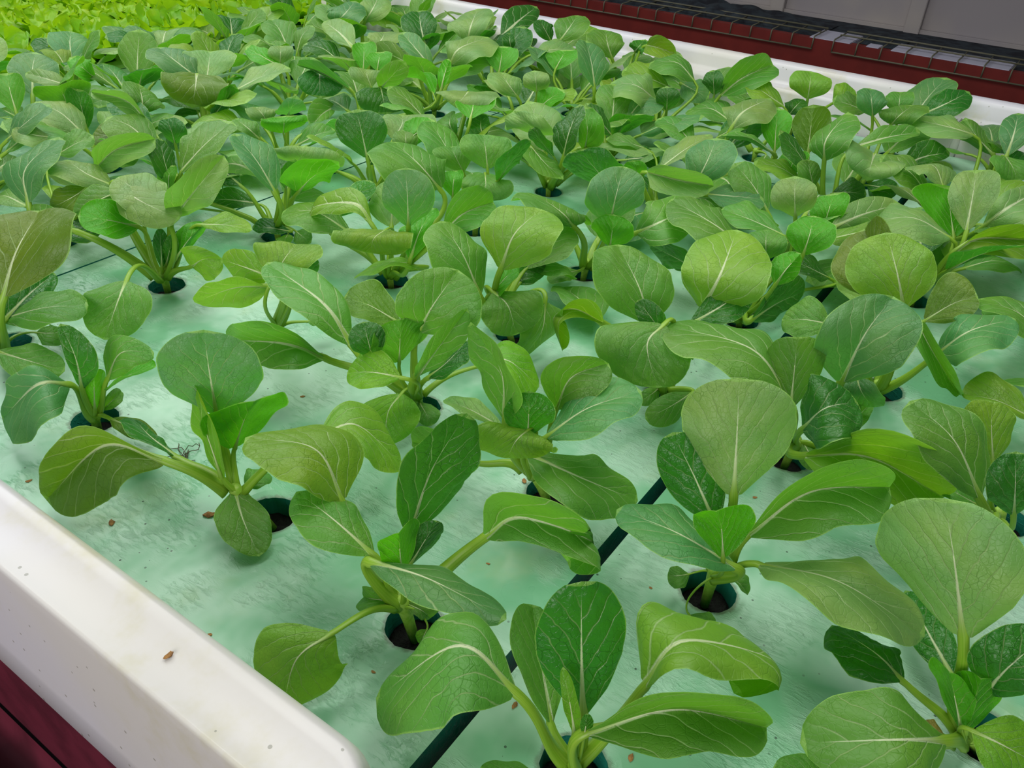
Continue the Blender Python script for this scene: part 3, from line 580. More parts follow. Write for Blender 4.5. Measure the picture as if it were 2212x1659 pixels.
 ((-66.3,30.3,50),(-105.5,57.6,75),(-126.3,103.4,55),(-127.8,44.3,69.9),(-78.5,76.5,78.7),[],''),
 ((-47.8,16,50),(-48.1,-0.5,51),(-39,-22.3,40),(-30.5,-3.1,60.9),(-60.3,5.8,38.2),[],'l'),
 ((-116.3,76.7,20),(-124.4,95.4,26),(-126.5,112.2,20),(-136.4,95.8,28.6),(-110,98.2,26.4),[],''),
 ((-36.9,27.8,22),(-41.7,35.6,27),(-37.2,41.3,20),(-48.1,35.3,27.5),(-33.5,36.9,27.2),[],'w')],0),
(1, 3):((912,487.7,0),(6.8,-0.2,15),[((-74.3,-20.1,100),(-89.8,-9,120),(-63.2,43.5,120),(-141,14.1,135.6),(-40.1,-33.1,89.8),[],''),
 ((-42.7,-52.7,105),(-49.1,-59.7,143.5),(-23.7,-52.8,170),(-78.9,-33.4,142.6),(-24.9,-86.4,143.4),[],'g'),
 ((-47.5,-59.2,75),(-59.9,-65.6,103.5),(-53.2,-61.7,120),(-51.1,-91.1,102.5),(-65.1,-39.1,106),[],'l'),
 ((-8.3,-74.9,85),(-10.7,-107.2,110),(71.5,-116.3,110),(8.7,-73.6,117.8),(-35,-131.2,93.7),[],''),
 ((-24.8,-5.9,15),(-51.9,3.9,18.5),(-50.8,25.6,10),(-72.8,-5.3,15.3),(-35.3,17.1,18.5),[],''),
 ((103.8,23.9,85),(79.5,43.9,118.5),(68.3,63.5,140),(82.9,99,109.4),(80.5,3,134.4),[],'d')],2),
(0, 3):((930.3,266.2,0),(-9.3,-2.4,15),[((-157.1,-1.4,85),(-161.6,-14.7,130),(-83.9,2.4,150),(-161.4,29.6,126.4),(-159.1,-63.9,129.6),[],'y'),
 ((-54.5,-29,35),(-10.4,-42.8,43.5),(46.7,-57.1,40),(-12.8,-40.9,77.4),(-6.3,-40.9,17.8),[],'d'),
 ((-41.1,-42.1,80),(-39.9,-49.1,101),(-5.2,-52.6,110),(-27.9,-58,86),(-34.3,-28.8,102.7),[],'l'),
 ((-15.5,-8.4,10),(-29.1,-17.1,16),(-21,-19.6,10),(-21.5,-20.1,17),(-36.5,-14.5,15.1),[],''),
 ((50.1,-43,85),(50.9,-44.1,111),(78.6,-36.8,125),(55.9,-73.8,114.9),(45.4,-17.3,108.5),[],'l'),
 ((55.8,-10.9,100),(47.4,29.1,111),(57.3,72.9,110),(13.2,20.1,111.5),(83.6,43,117.5),[],''),
 ((6,22.6,95),(-14.4,58.1,120),(6.9,122.9,125),(-61,54,113.3),(33.2,76.1,121),[],''),
 ((-4.1,-14.7,90),(-12.2,-12.6,111),(9.6,-2.8,120),(-23.3,10.5,107.2),(-2,-35.2,113.5),[],''),
 ((18.5,79.7,40),(9.3,109.9,51),(23.1,149.5,50),(26.6,113.9,23.2),(-8.7,106.4,79.3),[],'d'),
 ((105.8,-69.1,40),(83.5,-45,56),(79.5,-18.1,60),(59.5,-56.4,54.1),(108.8,-31.7,63.3),[],'d')],0),
(-2, 3):((931.1,-102.6,0),(0,0,15),[((59.2,57.1,70),(61.1,89.5,76),(76.5,120.6,70),(33.7,89.1,78.5),(90.9,93.9,82.4),[],'')],4),
(-2, 4):((1133.7,-102.6,0),(0,0,15),[],9),
(-2, 5):((1336.4,-102.6,0),(0,0,15),[],9),
(-2, 6):((1539,-102.6,0),(0,0,15),[],9),
(-2, 7):((1741.6,-102.6,0),(0,0,15),[],5),
(-1, 4):((1133.7,102.6,0),(0,0,15),[((2.7,-16,95),(-18.9,31.9,115),(-23.9,81.2,95),(-63.3,22.6,100.1),(24.2,50.5,114.7),[],'p'),
 ((36.5,-17.3,85),(65.1,3.4,116),(74.9,11,135),(78.4,-30.5,121.9),(39.8,53.6,141.8),[],'l'),
 ((28,-29.8,100),(52.8,-20.7,136),(85.1,-12,160),(42.6,7.7,137.1),(41.9,-48.3,156.1),[],'p'),
 ((-5.4,-27,80),(10,-47.8,100),(110.6,-109,80),(-4.7,-59.7,127.1),(-17.5,-82.1,90.8),[],'y')],6),
(-1, 5):((1336.4,102.6,0),(0,0,15),[((-75.4,-42.3,75),(-84.2,-61.2,110),(17.8,-94,120),(-76.4,-44.7,119.6),(-106.4,-101.4,105.6),[],'p'),
 ((-34.8,28.9,105),(-21,52,125),(-25.4,86.7,115),(-50.6,62.5,118.1),(17.3,24.8,113.7),[],'p')],8),
(-1, 6):((1539,102.6,0),(0,0,15),[((60.3,40.7,105),(36.5,74,115),(84.3,149.6,105),(-11.3,73.2,107.8),(84.4,77,118.5),[],'p'),
 ((94.6,3,70),(78.3,38.6,101),(99.7,65.3,120),(111.3,73,88.3),(113.4,28.9,99.9),[],''),
 ((75,-18.3,80),(94.9,-15.4,111),(158.9,-6.8,130),(92.9,7.6,109.3),(97,-42.9,115.5),[],'g'),
 ((28,-19.5,90),(-1.4,-37,83.5),(-6.9,-52.6,65),(17.8,-70.9,84.2),(-22.8,-3.9,91.8),[],'')],2),
(-1, 7):((1741.6,102.6,0),(0,0,15),[],5),
(0, 4):((1133.7,282.2,0),(0,0,15),[((-90.8,-22.6,105),(-108.1,-20.2,136),(-89.3,-9.8,155),(-121,5.7,131),(-101.7,-45.9,140.7),[],'p'),
 ((-65.2,-55.7,90),(-65,-55.7,116),(-43.5,-52.4,130),(-70.4,-78.5,130.8),(-67.8,-32,109.8),[],'l'),
 ((-87.4,-69,100),(-39.9,-93.5,111),(35.3,-121.9,110),(-30.6,-78.5,123.6),(-39.8,-96.6,99.7),[],'p')],7),
(0, 5):((1336.4,282.2,0),(0,0,15),[((-45.5,18.2,105),(-59.8,19.3,140),(11.8,14.9,165),(-33.4,50.6,118.1),(-63.4,-17.6,140.9),[],''),
 ((38.7,-34,105),(-47.9,-50.2,110),(-49.2,-50.8,90),(-39.8,-95.4,115.4),(-58.2,-6.3,137.1),[],'p'),
 ((68.6,0.3,100),(109.9,-34.5,113.5),(175.4,-69.7,115),(121.2,-23.3,127.3),(73.8,-44.5,115.6),[],''),
 ((-5.7,0.3,45),(-7.9,-24.2,53.5),(10.5,-45.8,50),(14.1,-16.4,69.4),(-29.8,-30,45.1),[],'d'),
 ((84.4,-30.8,40),(67.4,-55.8,48.5),(100.7,-74.7,45),(94.7,-46.2,54.4),(38.7,-62.2,36.7),[],'d'),
 ((-25.7,28.3,55),(-38.5,35,78.5),(-14,49.9,90),(-58.7,49.1,79.2),(-17.8,21.8,77),[],''),
 ((20.4,83.4,45),(22.2,80.9,68.5),(45.4,82.6,80),(17.4,56.9,79.4),(20.9,106.1,66.8),[],'l'),
 ((81.3,76.5,70),(84,82.7,113.5),(90.9,89.2,145),(116.1,60.7,123.5),(79.7,112.9,110.7),[],'o')],3),
(0, 6):((1539,282.2,0),(0,0,15),[((60,-7.1,95),(48.9,-19.1,116),(94,-27.1,125),(65.2,31,102.2),(31.4,-59.1,126.6),[],''),
 ((50.3,25.3,105),(37,30.9,131),(67.5,45.4,145),(15.7,53,134.7),(56.4,7.8,129.8),[],'g'),
 ((-75.3,-66.7,70),(-34.5,-91.1,81),(17.8,-118.3,80),(-23.1,-74.7,100.5),(-41.8,-101.6,74.2),[],'d')],2),
(0, 7):((1741.6,282.2,0),(0,0,15),[((5.6,-30.9,85),(6.7,-64,111),(71,-88.3,125),(27.7,-39.3,119.8),(-14,-89.2,98.7),[],'d'),
 ((-83,-3,100),(-82.1,0.9,121),(-54.6,8.7,130),(-91.6,24.2,122),(-79.9,-22.1,130.3),[],''),
 ((6.8,71.1,70),(-32.5,96.1,86),(-37.9,128.1,90),(-56.8,90,75.3),(-4,103.5,101.2),[],'')],2),
(1, 4):((1133.7,484.8,0),(0,0,15),[((-33.2,-83.8,80),(-28.7,-124.2,86),(4.4,-152.5,80),(2.3,-108.5,94),(-59.7,-143.5,80.2),[],'g'),
 ((-45.3,-67.1,95),(-36.6,-74.9,128.5),(-0.1,-68.5,150),(-36.8,-39.9,124.6),(-36,-114.1,135.4),[],'g'),
 ((-12.3,5.4,90),(16.9,-16.3,116),(72.7,-31.3,130),(32.1,11.7,112.5),(0.8,-38.5,124.8),[],'p'),
 ((-62.5,0.4,100),(-77.7,-52.3,106),(-49.3,-95.4,100),(-111.7,-60.9,135.6),(-120.5,-61.1,98.7),[],'p'),
 ((57.4,66.9,90),(31.2,89,101),(26.7,121.2,100),(8.9,77.2,102.6),(55.9,103,105.2),[],''),
 ((-17.8,34.4,70),(-35,34.3,91),(-32.6,41.9,100),(-32.8,16.4,95),(-32.5,57.1,91.4),[],'l')],4),
(1, 5):((1336.4,484.8,0),(0,0,15),[((8.3,-12.8,105),(24.9,-22.6,130),(115.5,-33.9,135),(36.9,24.2,117.9),(20.1,-58.2,114.3),[],'p'),
 ((19.3,11.6,80),(14.4,-12.1,101),(55.3,-20.5,110),(35,9.1,96.6),(-5.1,-31,102.1),[],''),
 ((84.5,-69.3,60),(98.9,-58.6,96),(124.6,-46.4,120),(105.6,-82.8,101.8),(75.3,-37,108.3),[],'l'),
 ((34,-84.7,70),(-24.2,-57.8,105),(-29.9,-12,100),(8.2,-42.3,88.4),(1.7,-46.3,103.9),[],'')],6),
(1, 6):((1539,484.8,0),(0,0,15),[((-14.1,-25.5,15),(-62.1,-35.5,17.5),(-71.1,-35.4,8),(-59.5,-48.6,19.2),(-64.5,-19.9,14.6),[],''),
 ((36.6,101.4,90),(50.9,69.6,125),(128.9,42.7,140),(13.4,71.3,161.1),(23.2,22.4,124.6),[],''),
 ((77.9,-24.3,70),(65.2,-35.5,88.5),(106.1,-35.5,95),(75.8,-10.2,86.7),(58.5,-53.7,86.2),[],'d'),
 ((50.2,-17.6,90),(31.6,15.9,111),(50,56.2,120),(-4.1,19.2,105.6),(67.4,20.2,120.9),[],'y')],2),
(1, 7):((1741.6,484.8,0),(0,0,15),[((-86.7,-41.2,95),(-96.6,-41.3,123.5),(-68.7,-30.2,140),(-111.6,-5.7,128),(-83.7,-78.8,123.8),[],'y'),
 ((-20.1,-73.6,80),(-22.8,-90.3,96),(20.7,-99.5,100),(-13.1,-67.3,112.6),(-32.3,-108.4,80.6),[],'y')],2),
(2, 3):((931.1,687.4,0),(0,0,15),[((-20.1,-52.4,95),(-19.3,-74.1,128.5),(11.1,-82.5,150),(-49.1,-75.6,140.8),(7.6,-64.8,115.7),[],'d'),
 ((-3,-21.3,100),(-1.5,-15.9,126),(12.1,-0.7,140),(-26.9,11,134.3),(22.6,-45.8,128.5),[],''),
 ((-13.3,14.3,90),(-19.3,23.4,111),(-11.5,37,120),(-46,43.5,118.5),(1.2,6.8,115.1),[],''),
 ((-78.6,-18.6,80),(-77.4,-18.8,101),(-61.7,-10.7,110),(-77.9,-35.2,109.6),(-85.9,-4.4,104.1),[],'l'),
 ((-13.4,-25.1,95),(-35.1,-42.3,88.5),(-42.3,-44.9,70),(-13.4,-74.6,88.7),(-55.3,-15.6,95.7),[],'')],2),
(2, 4):((1133.7,687.4,0),(0,0,15),[((-1.5,-65.3,90),(8.1,-116,96),(43.1,-158.5,90),(43.9,-82.7,93.2),(-27.3,-141.1,103.2),[],'p'),
 ((94.3,-86.5,50),(106.8,-112.7,56),(145,-125.4,50),(129.8,-100.1,66.9),(88.1,-126.3,47.8),[],'d'),
 ((16.6,31.2,85),(-17.6,37.2,108.5),(-9.3,70.6,120),(-12,95.3,99),(-30.1,-22.7,115),[],'p'),
 ((-70.5,-65,95),(-73.8,-73.1,133.5),(-24.2,-59.5,160),(-62.4,-36.3,118.4),(-88.8,-97.4,139.3),[],'d'),
 ((1.6,-59.8,85),(-19.8,-73,123.5),(4.8,-49.9,150),(-29.9,-108.6,126.6),(-49.3,-74.9,127.3),[],''),
 ((51.3,-77.7,100),(18.2,-70.1,131),(16.8,-44.4,150),(-4,-76.8,126.4),(41.8,-65.7,136.9),[],'d'),
 ((-49.2,-33.7,80),(-65.7,-18.3,106),(-65.3,1.6,120),(-53.1,11.1,102.1),(-76.2,-37,116.9),[],'d'),
 ((-64,-3.9,90),(-82.9,-38.8,81),(-76.7,-71.4,60),(-61,-41.2,79.7),(-121.9,-27.6,92.4),[],'')],3),
(2, 5):((1336.4,687.4,0),(0,0,15),[],9),
(2, 6):((1539,687.4,0),(0,0,15),[((82,-23.5,95),(67,12.1,125),(67.2,70.1,115),(22,10.1,111.2),(108.7,19.3,128.5),[],''),
 ((53.4,18.2,80),(31.4,61.2,96),(26.4,108.5,100),(-10.5,56.2,91.2),(71.6,71,113.2),[],'y'),
 ((-72.1,-17.3,85),(-129.4,-2.2,120),(-107.9,61.3,110),(-183.2,-18.8,106.1),(-70.6,5.5,126.8),[],'p'),
 ((-95.8,-52.8,80),(-119.8,-60.9,108.5),(-110.4,-52.4,125),(-125.9,-41,106.3),(-108.3,-81.1,112.2),[],'d'),
 ((49,-83.4,85),(24.8,-86.5,113.5),(44.2,-73.8,130),(31,-61.5,109.6),(19.4,-109.4,118),[],'d')],5),
(2, 7):((1741.6,687.4,0),(0,0,15),[((-91.2,11.1,75),(-112.4,-25.8,73.5),(-94.7,-51.7,60),(-83.2,-23.8,89.1),(-144.2,-21.3,61.2),[],'g')],2),
(3, 2):((728.5,890.1,0),(0,0,15),[((-43.5,-56.9,95),(-47.5,-34.6,131),(-41.6,11.2,155),(-74.3,-41.9,138),(-11.4,-33.9,128.9),[],'g'),
 ((47,-1.5,95),(37,-27.7,116),(42.9,-21.1,125),(4.6,-0.2,125.2),(81.6,-65.6,105.9),[],'p'),
 ((9.9,-42.8,75),(11,-73.9,103.5),(41.8,-91.9,120),(41,-70.3,88.3),(-35.4,-67.7,120.4),[],'l'),
 ((14.1,-12.9,70),(3.8,-34.9,101),(9.6,-43.3,120),(-9.3,-29.3,103.8),(16.3,-33.5,101.8),[],'d'),
 ((-30.9,-28.6,100),(-52.9,-8.5,120),(-40,46.6,100),(-47.2,-3,103.9),(-43.6,-3.3,126.9),[(-42,55.1,60),],'p'),
 ((-80.3,85.2,95),(-49,67,128.5),(0.1,65.2,150),(-47,111.6,129.8),(-57.8,26,134.8),[],''),
 ((-93,100.1,70),(-94.9,91.8,91),(-78.7,102.7,100),(-96.4,74.3,95.7),(-102.6,108.1,92.3),[],''),
 ((5.4,43.4,35),(-13.8,73,38.5),(-21,118.4,30),(-25.6,61.5,32.6),(-1.6,86.7,50.2),[],'d'),
 ((4.7,-35.2,15),(-7.3,-62.8,18.5),(-1.4,-70.4,10),(4.6,-64.2,24.9),(-19.8,-61,12.3),[],''),
 ((-8.8,-36.6,20),(-26.3,-17.8,26),(-31.3,13.5,20),(-38.3,-28.2,24.1),(-11.7,0.5,31.2),[],'d'),
 ((-8.1,-32.3,15),(-30,-50.2,18.5),(-31.8,-46.3,10),(-24.7,-59.9,18.5),(-36.8,-39.1,16.5),[],'l')],3),
(3, 3):((931.1,890.1,0),(0,0,15),[((-72.4,-58.7,95),(-77.3,-55.2,133.5),(-70.3,-41,160),(-98.2,-23.5,135),(-50.3,-80.3,138.3),[],'d'),
 ((9.2,-53.5,90),(22.7,-71.9,111),(65.4,-75,120),(42,-59.7,87),(34,-44.2,121.9),[],'l'),
 ((26.7,-21.2,90),(49.6,-18.9,106),(78.5,4.3,110),(31.2,12.6,109.2),(76.5,-65.9,114.2),[],'p'),
 ((-24.4,-15.2,60),(-23.1,-29.6,81),(3.2,-18.5,90),(-18.8,-6.1,72.4),(-25.6,-53.8,88.8),[],'d'),
 ((14.6,-59.6,80),(7.8,-63,101),(26,-46.1,110),(-7,-48.8,100.7),(19.6,-77.2,104.2),[],''),
 ((-99.4,84.8,105),(-104.1,75,123.5),(-93.5,84.3,130),(-73.1,56.4,128.6),(-132.2,94.5,124.2),[],'l')],4),
(3, 4):((1133.7,890.1,0),(0,0,15),[((2.9,-4.8,50),(-12.7,-3.7,71),(28,25.5,80),(-27.4,22.3,52.8),(-11.7,-15.9,79.7),[],''),
 ((15.9,-55.2,50),(15.3,-48.6,71),(53.8,-21.2,80),(27.1,-60.2,70.1),(-1.7,-29.2,70),[],'d'),
 ((73.8,23.1,105),(20.2,-5.7,110),(8,-0.3,95),(47.2,-63.2,115.8),(-0.5,39.6,110.8),[],'p'),
 ((-9.2,-45.4,90),(13.5,-32.7,103.5),(41.3,-9.7,105),(35.8,-64.7,113.8),(-4.9,-7.3,107.6),[],'l')],6),
(3, 5):((1336.4,890.1,0),(0,0,15),[((-32.7,-17.9,85),(-47.8,-6.1,108.5),(-27,25.7,120),(-84.7,7.8,114),(-14,-16.3,105.4),[],'p'),
 ((19.1,-26.8,85),(-4.5,-38,111),(12.1,-22.3,125),(-15.8,-16.4,107.4),(5.5,-62.2,114.4),[],'p'),
 ((-7.5,-46.3,60),(-2.4,-67.2,83.5),(33.9,-76.4,95),(-20,-88.5,80.4),(8.1,-38.7,91.9),[],'l')],7),
(3, 6):((1539,890.1,0),(0,0,15),[((4.7,50.7,80),(17.8,46.4,101),(54.7,56.1,110),(22.1,9.2,111.9),(10.4,82.6,99.6),[],'l'),
 ((-87.5,-95.7,90),(-82.7,-81.2,131),(-46.2,-43.7,160),(-118.2,-70.1,143.5),(-47.8,-101.7,124.6),[],'g')],8),
(3, 7):((1741.6,890.1,0),(0,0,15),[((-98.6,-26.3,100),(-105.7,-15.6,128.5),(-67.5,12.8,145),(-140.5,16.5,133.7),(-77.3,-42.1,127.2),[],''),
 ((22.2,-46.1,110),(3.5,-83.2,113.5),(12.5,-123.2,105),(-13.9,-89.3,142.9),(-32.6,-77.3,104.5),[],'y'),
 ((51.2,-4.5,85),(26.2,-24.6,103.5),(74.9,-15.5,110),(7.1,-48.7,99.2),(41.4,8,101.3),[],'d')],7),
(4, 0):((323.2,1097.8,0),(0,0,15),[],9),
(4, 1):((525.8,1097.8,0),(0,0,15),[((58.6,-28.2,95),(66.5,-75.8,130),(115.5,-90.6,135),(41.4,-99,154.6),(53.9,-114.8,124.1),[],'p'),
 ((-55.8,-60.8,90),(-40.5,-46.6,125),(15,-39.2,150),(-50.4,-5.7,113.5),(-29.4,-87.5,133.7),[],'g'),
 ((79,98.5,80),(94.3,75.5,96),(124.1,75.6,100),(104.6,100.1,107.3),(81.4,52,90.2),[],''),
 ((29.1,-108.7,100),(10.5,-90.6,116),(17.2,-39.6,120),(-29.6,-94.1,122),(42.1,-83.9,107.4),[],'p'),
 ((6,-94.7,100),(-25.8,-102.6,96),(-38,-73.5,80),(-33.3,-130.9,85.2),(-19.7,-74.9,102.4),[],'o'),
 ((49.8,-40.6,30),(6.7,-56.9,36),(-15,-36.2,30),(-6.5,-84.7,28.2),(15.3,-33.9,39.2),[],'d')],4),
(4, 2):((728.5,1097.8,0),(0,0,15),[((-4.7,-8.2,90),(-16.6,-22.7,116),(-11.1,-7.1,130),(-24,-1.3,115.6),(-4.4,-42.8,116.7),[],'d'),
 ((-84.8,-103,75),(-88.2,-102.6,108.5),(-71.5,-76.4,130),(-113,-107.1,117.2),(-65.5,-94.3,99.8),[],'d'),
 ((-12.8,99,80),(-36.4,103.2,86),(-58,125,80),(-53.9,84.5,79.6),(-7.1,119.4,102.2),[],'o'),
 ((30.3,91.4,70),(25.5,134.3,115),(10.2,212.7,120),(4.1,127.8,111.5),(3.5,92.1,134.7),[],'p')],6),
(4, 3):((931.1,1097.8,0),(0,0,15),[((-10.1,-34.4,95),(-38,-78,123.5),(-32.4,-84,140),(-61.2,-68.4,122.3),(-17.7,-89.4,121),[],'g'),
 ((-46.7,-25.5,90),(-57.9,-29.2,106),(-49.5,-5.2,110),(-83.8,-25.9,111.3),(-29.9,-36,104),[],'p'),
 ((-53.7,-98.8,70),(-21.5,-109.4,81),(19.7,-108.5,80),(-11,-90.9,90.7),(-25.9,-125.6,81),[],''),
 ((-52.9,-8.6,60),(-60.6,6.7,76),(-49.3,50,80),(-79.6,6.5,78),(-37.6,5.9,76.1),[],'')],6),
(4, 4):((1133.7,1097.8,0),(0,0,15),[((-3.1,-46.4,100),(-27.9,-73.9,90),(-29,-81.2,65),(5.2,-103,87.4),(-67.6,-43.7,100),[],'d'),
 ((10.1,-33.1,95),(-3.7,-76.7,128.5),(16.9,-88.6,150),(-28.1,-70.4,139),(20,-83.7,117.1),[],''),
 ((18.8,-2.1,90),(15.6,4,108.5),(29.6,17.7,115),(-12.4,23.5,118),(35.2,-11.2,110.9),[],'p'),
 ((76.8,-100.4,85),(79.6,-68.9,103.5),(50.9,-48.8,110),(117.9,-66.9,104.6),(55.9,-82.6,131.4),[],'l'),
 ((99,-101,85),(106.3,-104,113.5),(153,-78.8,130),(114.4,-108.4,107.7),(98.5,-95,118.9),[],'l'),
 ((6.3,41.4,80),(-2.4,100.1,98.5),(-8.9,160.2,105),(-20.1,89.9,104.3),(-22,73.9,123),[],'g'),
 ((5.5,80.5,40),(-41.3,68.2,38.5),(-86.6,55,25),(-38.5,55.5,32),(-47.2,78.9,64.8),[],'')],3),
(4, 5):((1336.4,1097.8,0),(0,0,15),[((55.7,2.2,90),(64.3,-13.5,120),(154.9,-19.8,130),(75.8,36.4,117.3),(62.4,-76.7,113.1),[],'p'),
 ((-27.8,-21.3,95),(-35.8,13.2,128.5),(-17.7,66.5,150),(-64.2,15.1,126.7),(-15.4,9.4,139.7),[],'g'),
 ((-15.9,45.9,90),(-7.8,100.1,98.5),(13.4,176.4,95),(5.2,101.7,80.4),(-8.3,97.9,124.6),[],'p'),
 ((-61,96.1,80),(-52.5,98.7,98.5),(-24.9,118.9,105),(-40.1,74.1,106.9),(-68,120.7,100),[],'l')],6),
(4, 6):((1539,1097.8,0),(0,0,15),[((4.9,74.5,100),(9.5,69.3,131),(89.2,111,150),(-8.5,124.9,113.3),(23.6,25.4,141),[],'p'),
 ((75.9,-60.7,85),(103.6,-91,93.5),(155.4,-113.2,90),(128.1,-64.2,106.7),(76.7,-110.4,90.3),[],'p'),
 ((-99.1,-86.2,80),(-87.5,-82.2,106),(-57.1,-62.5,120),(-73,-114.4,113),(-105.5,-55.8,110.2),[],'l'),
 ((42.3,-18.1,90),(25.7,-23.8,111),(54.9,-1.5,120),(10.1,-15.1,111.6),(35.8,-31.2,112.2),[],'d')],6),
(4, 7):((1741.6,1097.8,0),(0,0,15),[((-86.4,59.6,95),(-30.3,55.9,121),(88.3,82.6,135),(-35.6,93.7,134.1),(-26.8,30.3,108.2),[],'d'),
 ((-18,-29.4,90),(-37.7,-23.4,116),(-15.2,7.5,130),(-68.1,-18.3,117.3),(-8,-26.8,118.2),[],'d'),
 ((-32.1,-60.4,95),(-16.8,-74.4,123.5),(48.6,-56.1,140),(-18.6,-31.9,123.4),(-14.5,-119.9,125.3),[],'')],7),
(5, 1):((525.8,1297.9,0),(0,0,15),[((96.3,-58.6,90),(68.5,-58.3,101),(64.9,-14.4,100),(50.4,-76.1,92.1),(83.3,-37.5,105.5),[],'p'),
 ((55.7,-8.1,85),(80.4,-36.4,113.5),(116.4,-40,130),(88,-1.6,118.7),(73.4,-71.3,115),[],'g')],8),
(5, 2):((728.5,1297.9,0),(0,0,15),[((33.7,-56.8,60),(34.4,-63.1,76),(60.2,-37.8,80),(21.2,-53.6,85.9),(45.4,-63.2,63.9),[],'d'),
 ((31.1,91,40),(33.8,96.4,76),(42.3,108.9,100),(42.1,72.8,78),(6,88.7,97.4),[],'d'),
 ((74.2,-15.6,80),(76.3,-18,101),(106.9,31.1,110),(50.4,-10.2,118.8),(107.4,-29.1,77.2),[],''),
 ((37.2,-87.7,60),(45.8,-27,81),(62.3,49.5,90),(22.8,-23.9,77.9),(67.5,-33.3,97.8),[],'d')],6),
(5, 3):((931.1,1297.9,0),(0,0,15),[((20.9,32.9,100),(0.9,55.4,126),(8.9,113.7,140),(-47.1,52.5,129.6),(46.1,58.8,124.9),[],'g'),
 ((35.1,24.1,95),(60.1,43.6,118.5),(80.8,62.7,130),(26.6,72.3,129.8),(94.1,6.4,128.4),[],'p'),
 ((11.3,17.9,110),(-34.8,-36.4,105),(-39.4,-24.5,70),(1.8,-78.1,107.5),(-75.4,-2.2,123),[],'o'),
 ((-17.4,-48.4,55),(-11.9,-81.9,88.5),(14.6,-79.8,110),(20.8,-73.1,79.2),(-38.2,-94,97.6),[],'d'),
 ((42.9,-47.9,90),(87.6,-68.8,108.5),(141.3,-79.3,115),(105,-32.1,117),(74.1,-102.7,112.6),[],'p')],5),
(5, 4):((1133.7,1297.9,0),(0,0,15),[((8.8,23.1,85),(-17.3,42.8,106),(-10.6,100.4,115),(7,58.2,114),(-40.4,30.7,98.1),[],'l'),
 ((13.9,34.4,90),(11.9,27.5,111),(28.7,43.2,120),(-4.9,44.8,113.8),(26.5,6.4,116.9),[],'p'),
 ((10.4,-78.5,100),(-17.3,-106.3,86),(-27.5,-112.5,60),(12.2,-139.4,88.8),(-46.6,-78.2,91.7),[],'d')],7),
(5, 5):((1336.4,1297.9,0),(0,0,15),[((42.4,-3.3,90),(60.6,-7.3,106),(104.2,22.4,110),(45,26.1,105.6),(81.8,-50.5,112.2),[],'p'),
 ((-51.6,-56.7,70),(-38.5,-48,98.5),(-16.8,-28.7,115),(-27.1,-73.4,108.5),(-58.3,-33.9,105.1),[],'l'),
 ((-1.6,18.9,95),(11.2,67.3,113.5),(49,151.7,120),(-7.9,75,105.5),(40,56.1,126.9),[],'p')],7),
(5, 6):((1539,1297.9,0),(0,0,15),[((-38.2,-39.8,85),(-29.3,-21.2,118.5),(13.6,20,140),(-62.6,7.9,120.7),(-3.7,-47.7,123.9),[],'d')],9),
(5, 7):((1741.6,1297.9,0),(0,0,15),[],9),
(6, 1):((525.8,1503.1,0),(0,0,15),[],9),
(6, 2):((728.5,1503.1,0),(0,0,15),[((-60.3,-80.6,80),(-53.8,-66.6,111),(-38.6,-40.9,130),(-38,-86.6,120.8),(-80.3,-60.2,118),[],''),
 ((60.5,-45.1,90),(34.6,-22.5,103.5),(27.4,33.7,105),(19.9,-32.5,97.6),(47.9,-10.9,113.2),[],'p'),
 ((27.9,-80,65),(22.2,-82.5,93.5),(12.6,-91.5,110),(65.3,-99.5,105.4),(-12.1,-52.9,97.7),[],'')],7),
(6, 3):((931.1,1503.1,0),(0,0,15),[((-45.4,45.1,70),(-71.3,31,96),(-74.6,62.6,110),(-45.6,45.9,103.2),(-93.9,11.7,88.9),[],'l')],9),
(6, 4):((1133.7,1503.1,0),(0,0,15),[],9),
(6, 5):((1336.4,1503.1,0),(0,0,15),[],9),
(6, 6):((1539,1503.1,0),(0,0,15),[((-35.9,32.5,90),(-49.4,-13.5,116),(29.7,26.2,130),(-46.7,51.5,109),(-50.7,-65.9,104.4),[],'g'),
 ((19.9,-10.1,90),(32.4,-27.4,121),(93.3,6.4,140),(22.1,4.1,127.7),(44.5,-65.9,114.4),[],'p')],8),
(6, 7):((1741.6,1503.1,0),(0,0,15),[],9),
(7, 2):((728.5,1708.3,0),(0,0,15),[],9),
(7, 3):((931.1,1708.3,0),(0,0,15),[],9),
(7, 4):((1133.7,1708.3,0),(0,0,15),[],9),
(7, 5):((1336.4,1708.3,0),(0,0,15),[],9),
(7, 6):((1539,1708.3,0),(0,0,15),[],9),
(7, 7):((1741.6,1708.3,0),(0,0,15),[],9),
}
LOOK = {(-1, 0): 'bottom-edge bok choy, dark upright leaf', (0, 0): 'bok choy on bare pale stem', (-1, 1): 'bok choy with pale upright leaf', (0, 1): 'bok choy, crinkled dark centre leaf', (1, 0): 'bok choy, large drooping olive leaf', (2, 0): 'small bok choy, slim upright leaves', (3, 0): 'left-edge bok choy, big olive leaf', (3, 1): 'bok choy, round drooping lower leaf', (2, 1): 'bok choy under yellowish leaves', (1, 1): 'bok choy with lime leaves', (1, 2): 'bok choy with spreading leaves', (-2, 1): 'bok choy, huge thick-stalked leaf'}
MM = .001
def V(t): return Vector((t[0]*MM, t[1]*MM, t[2]*MM))
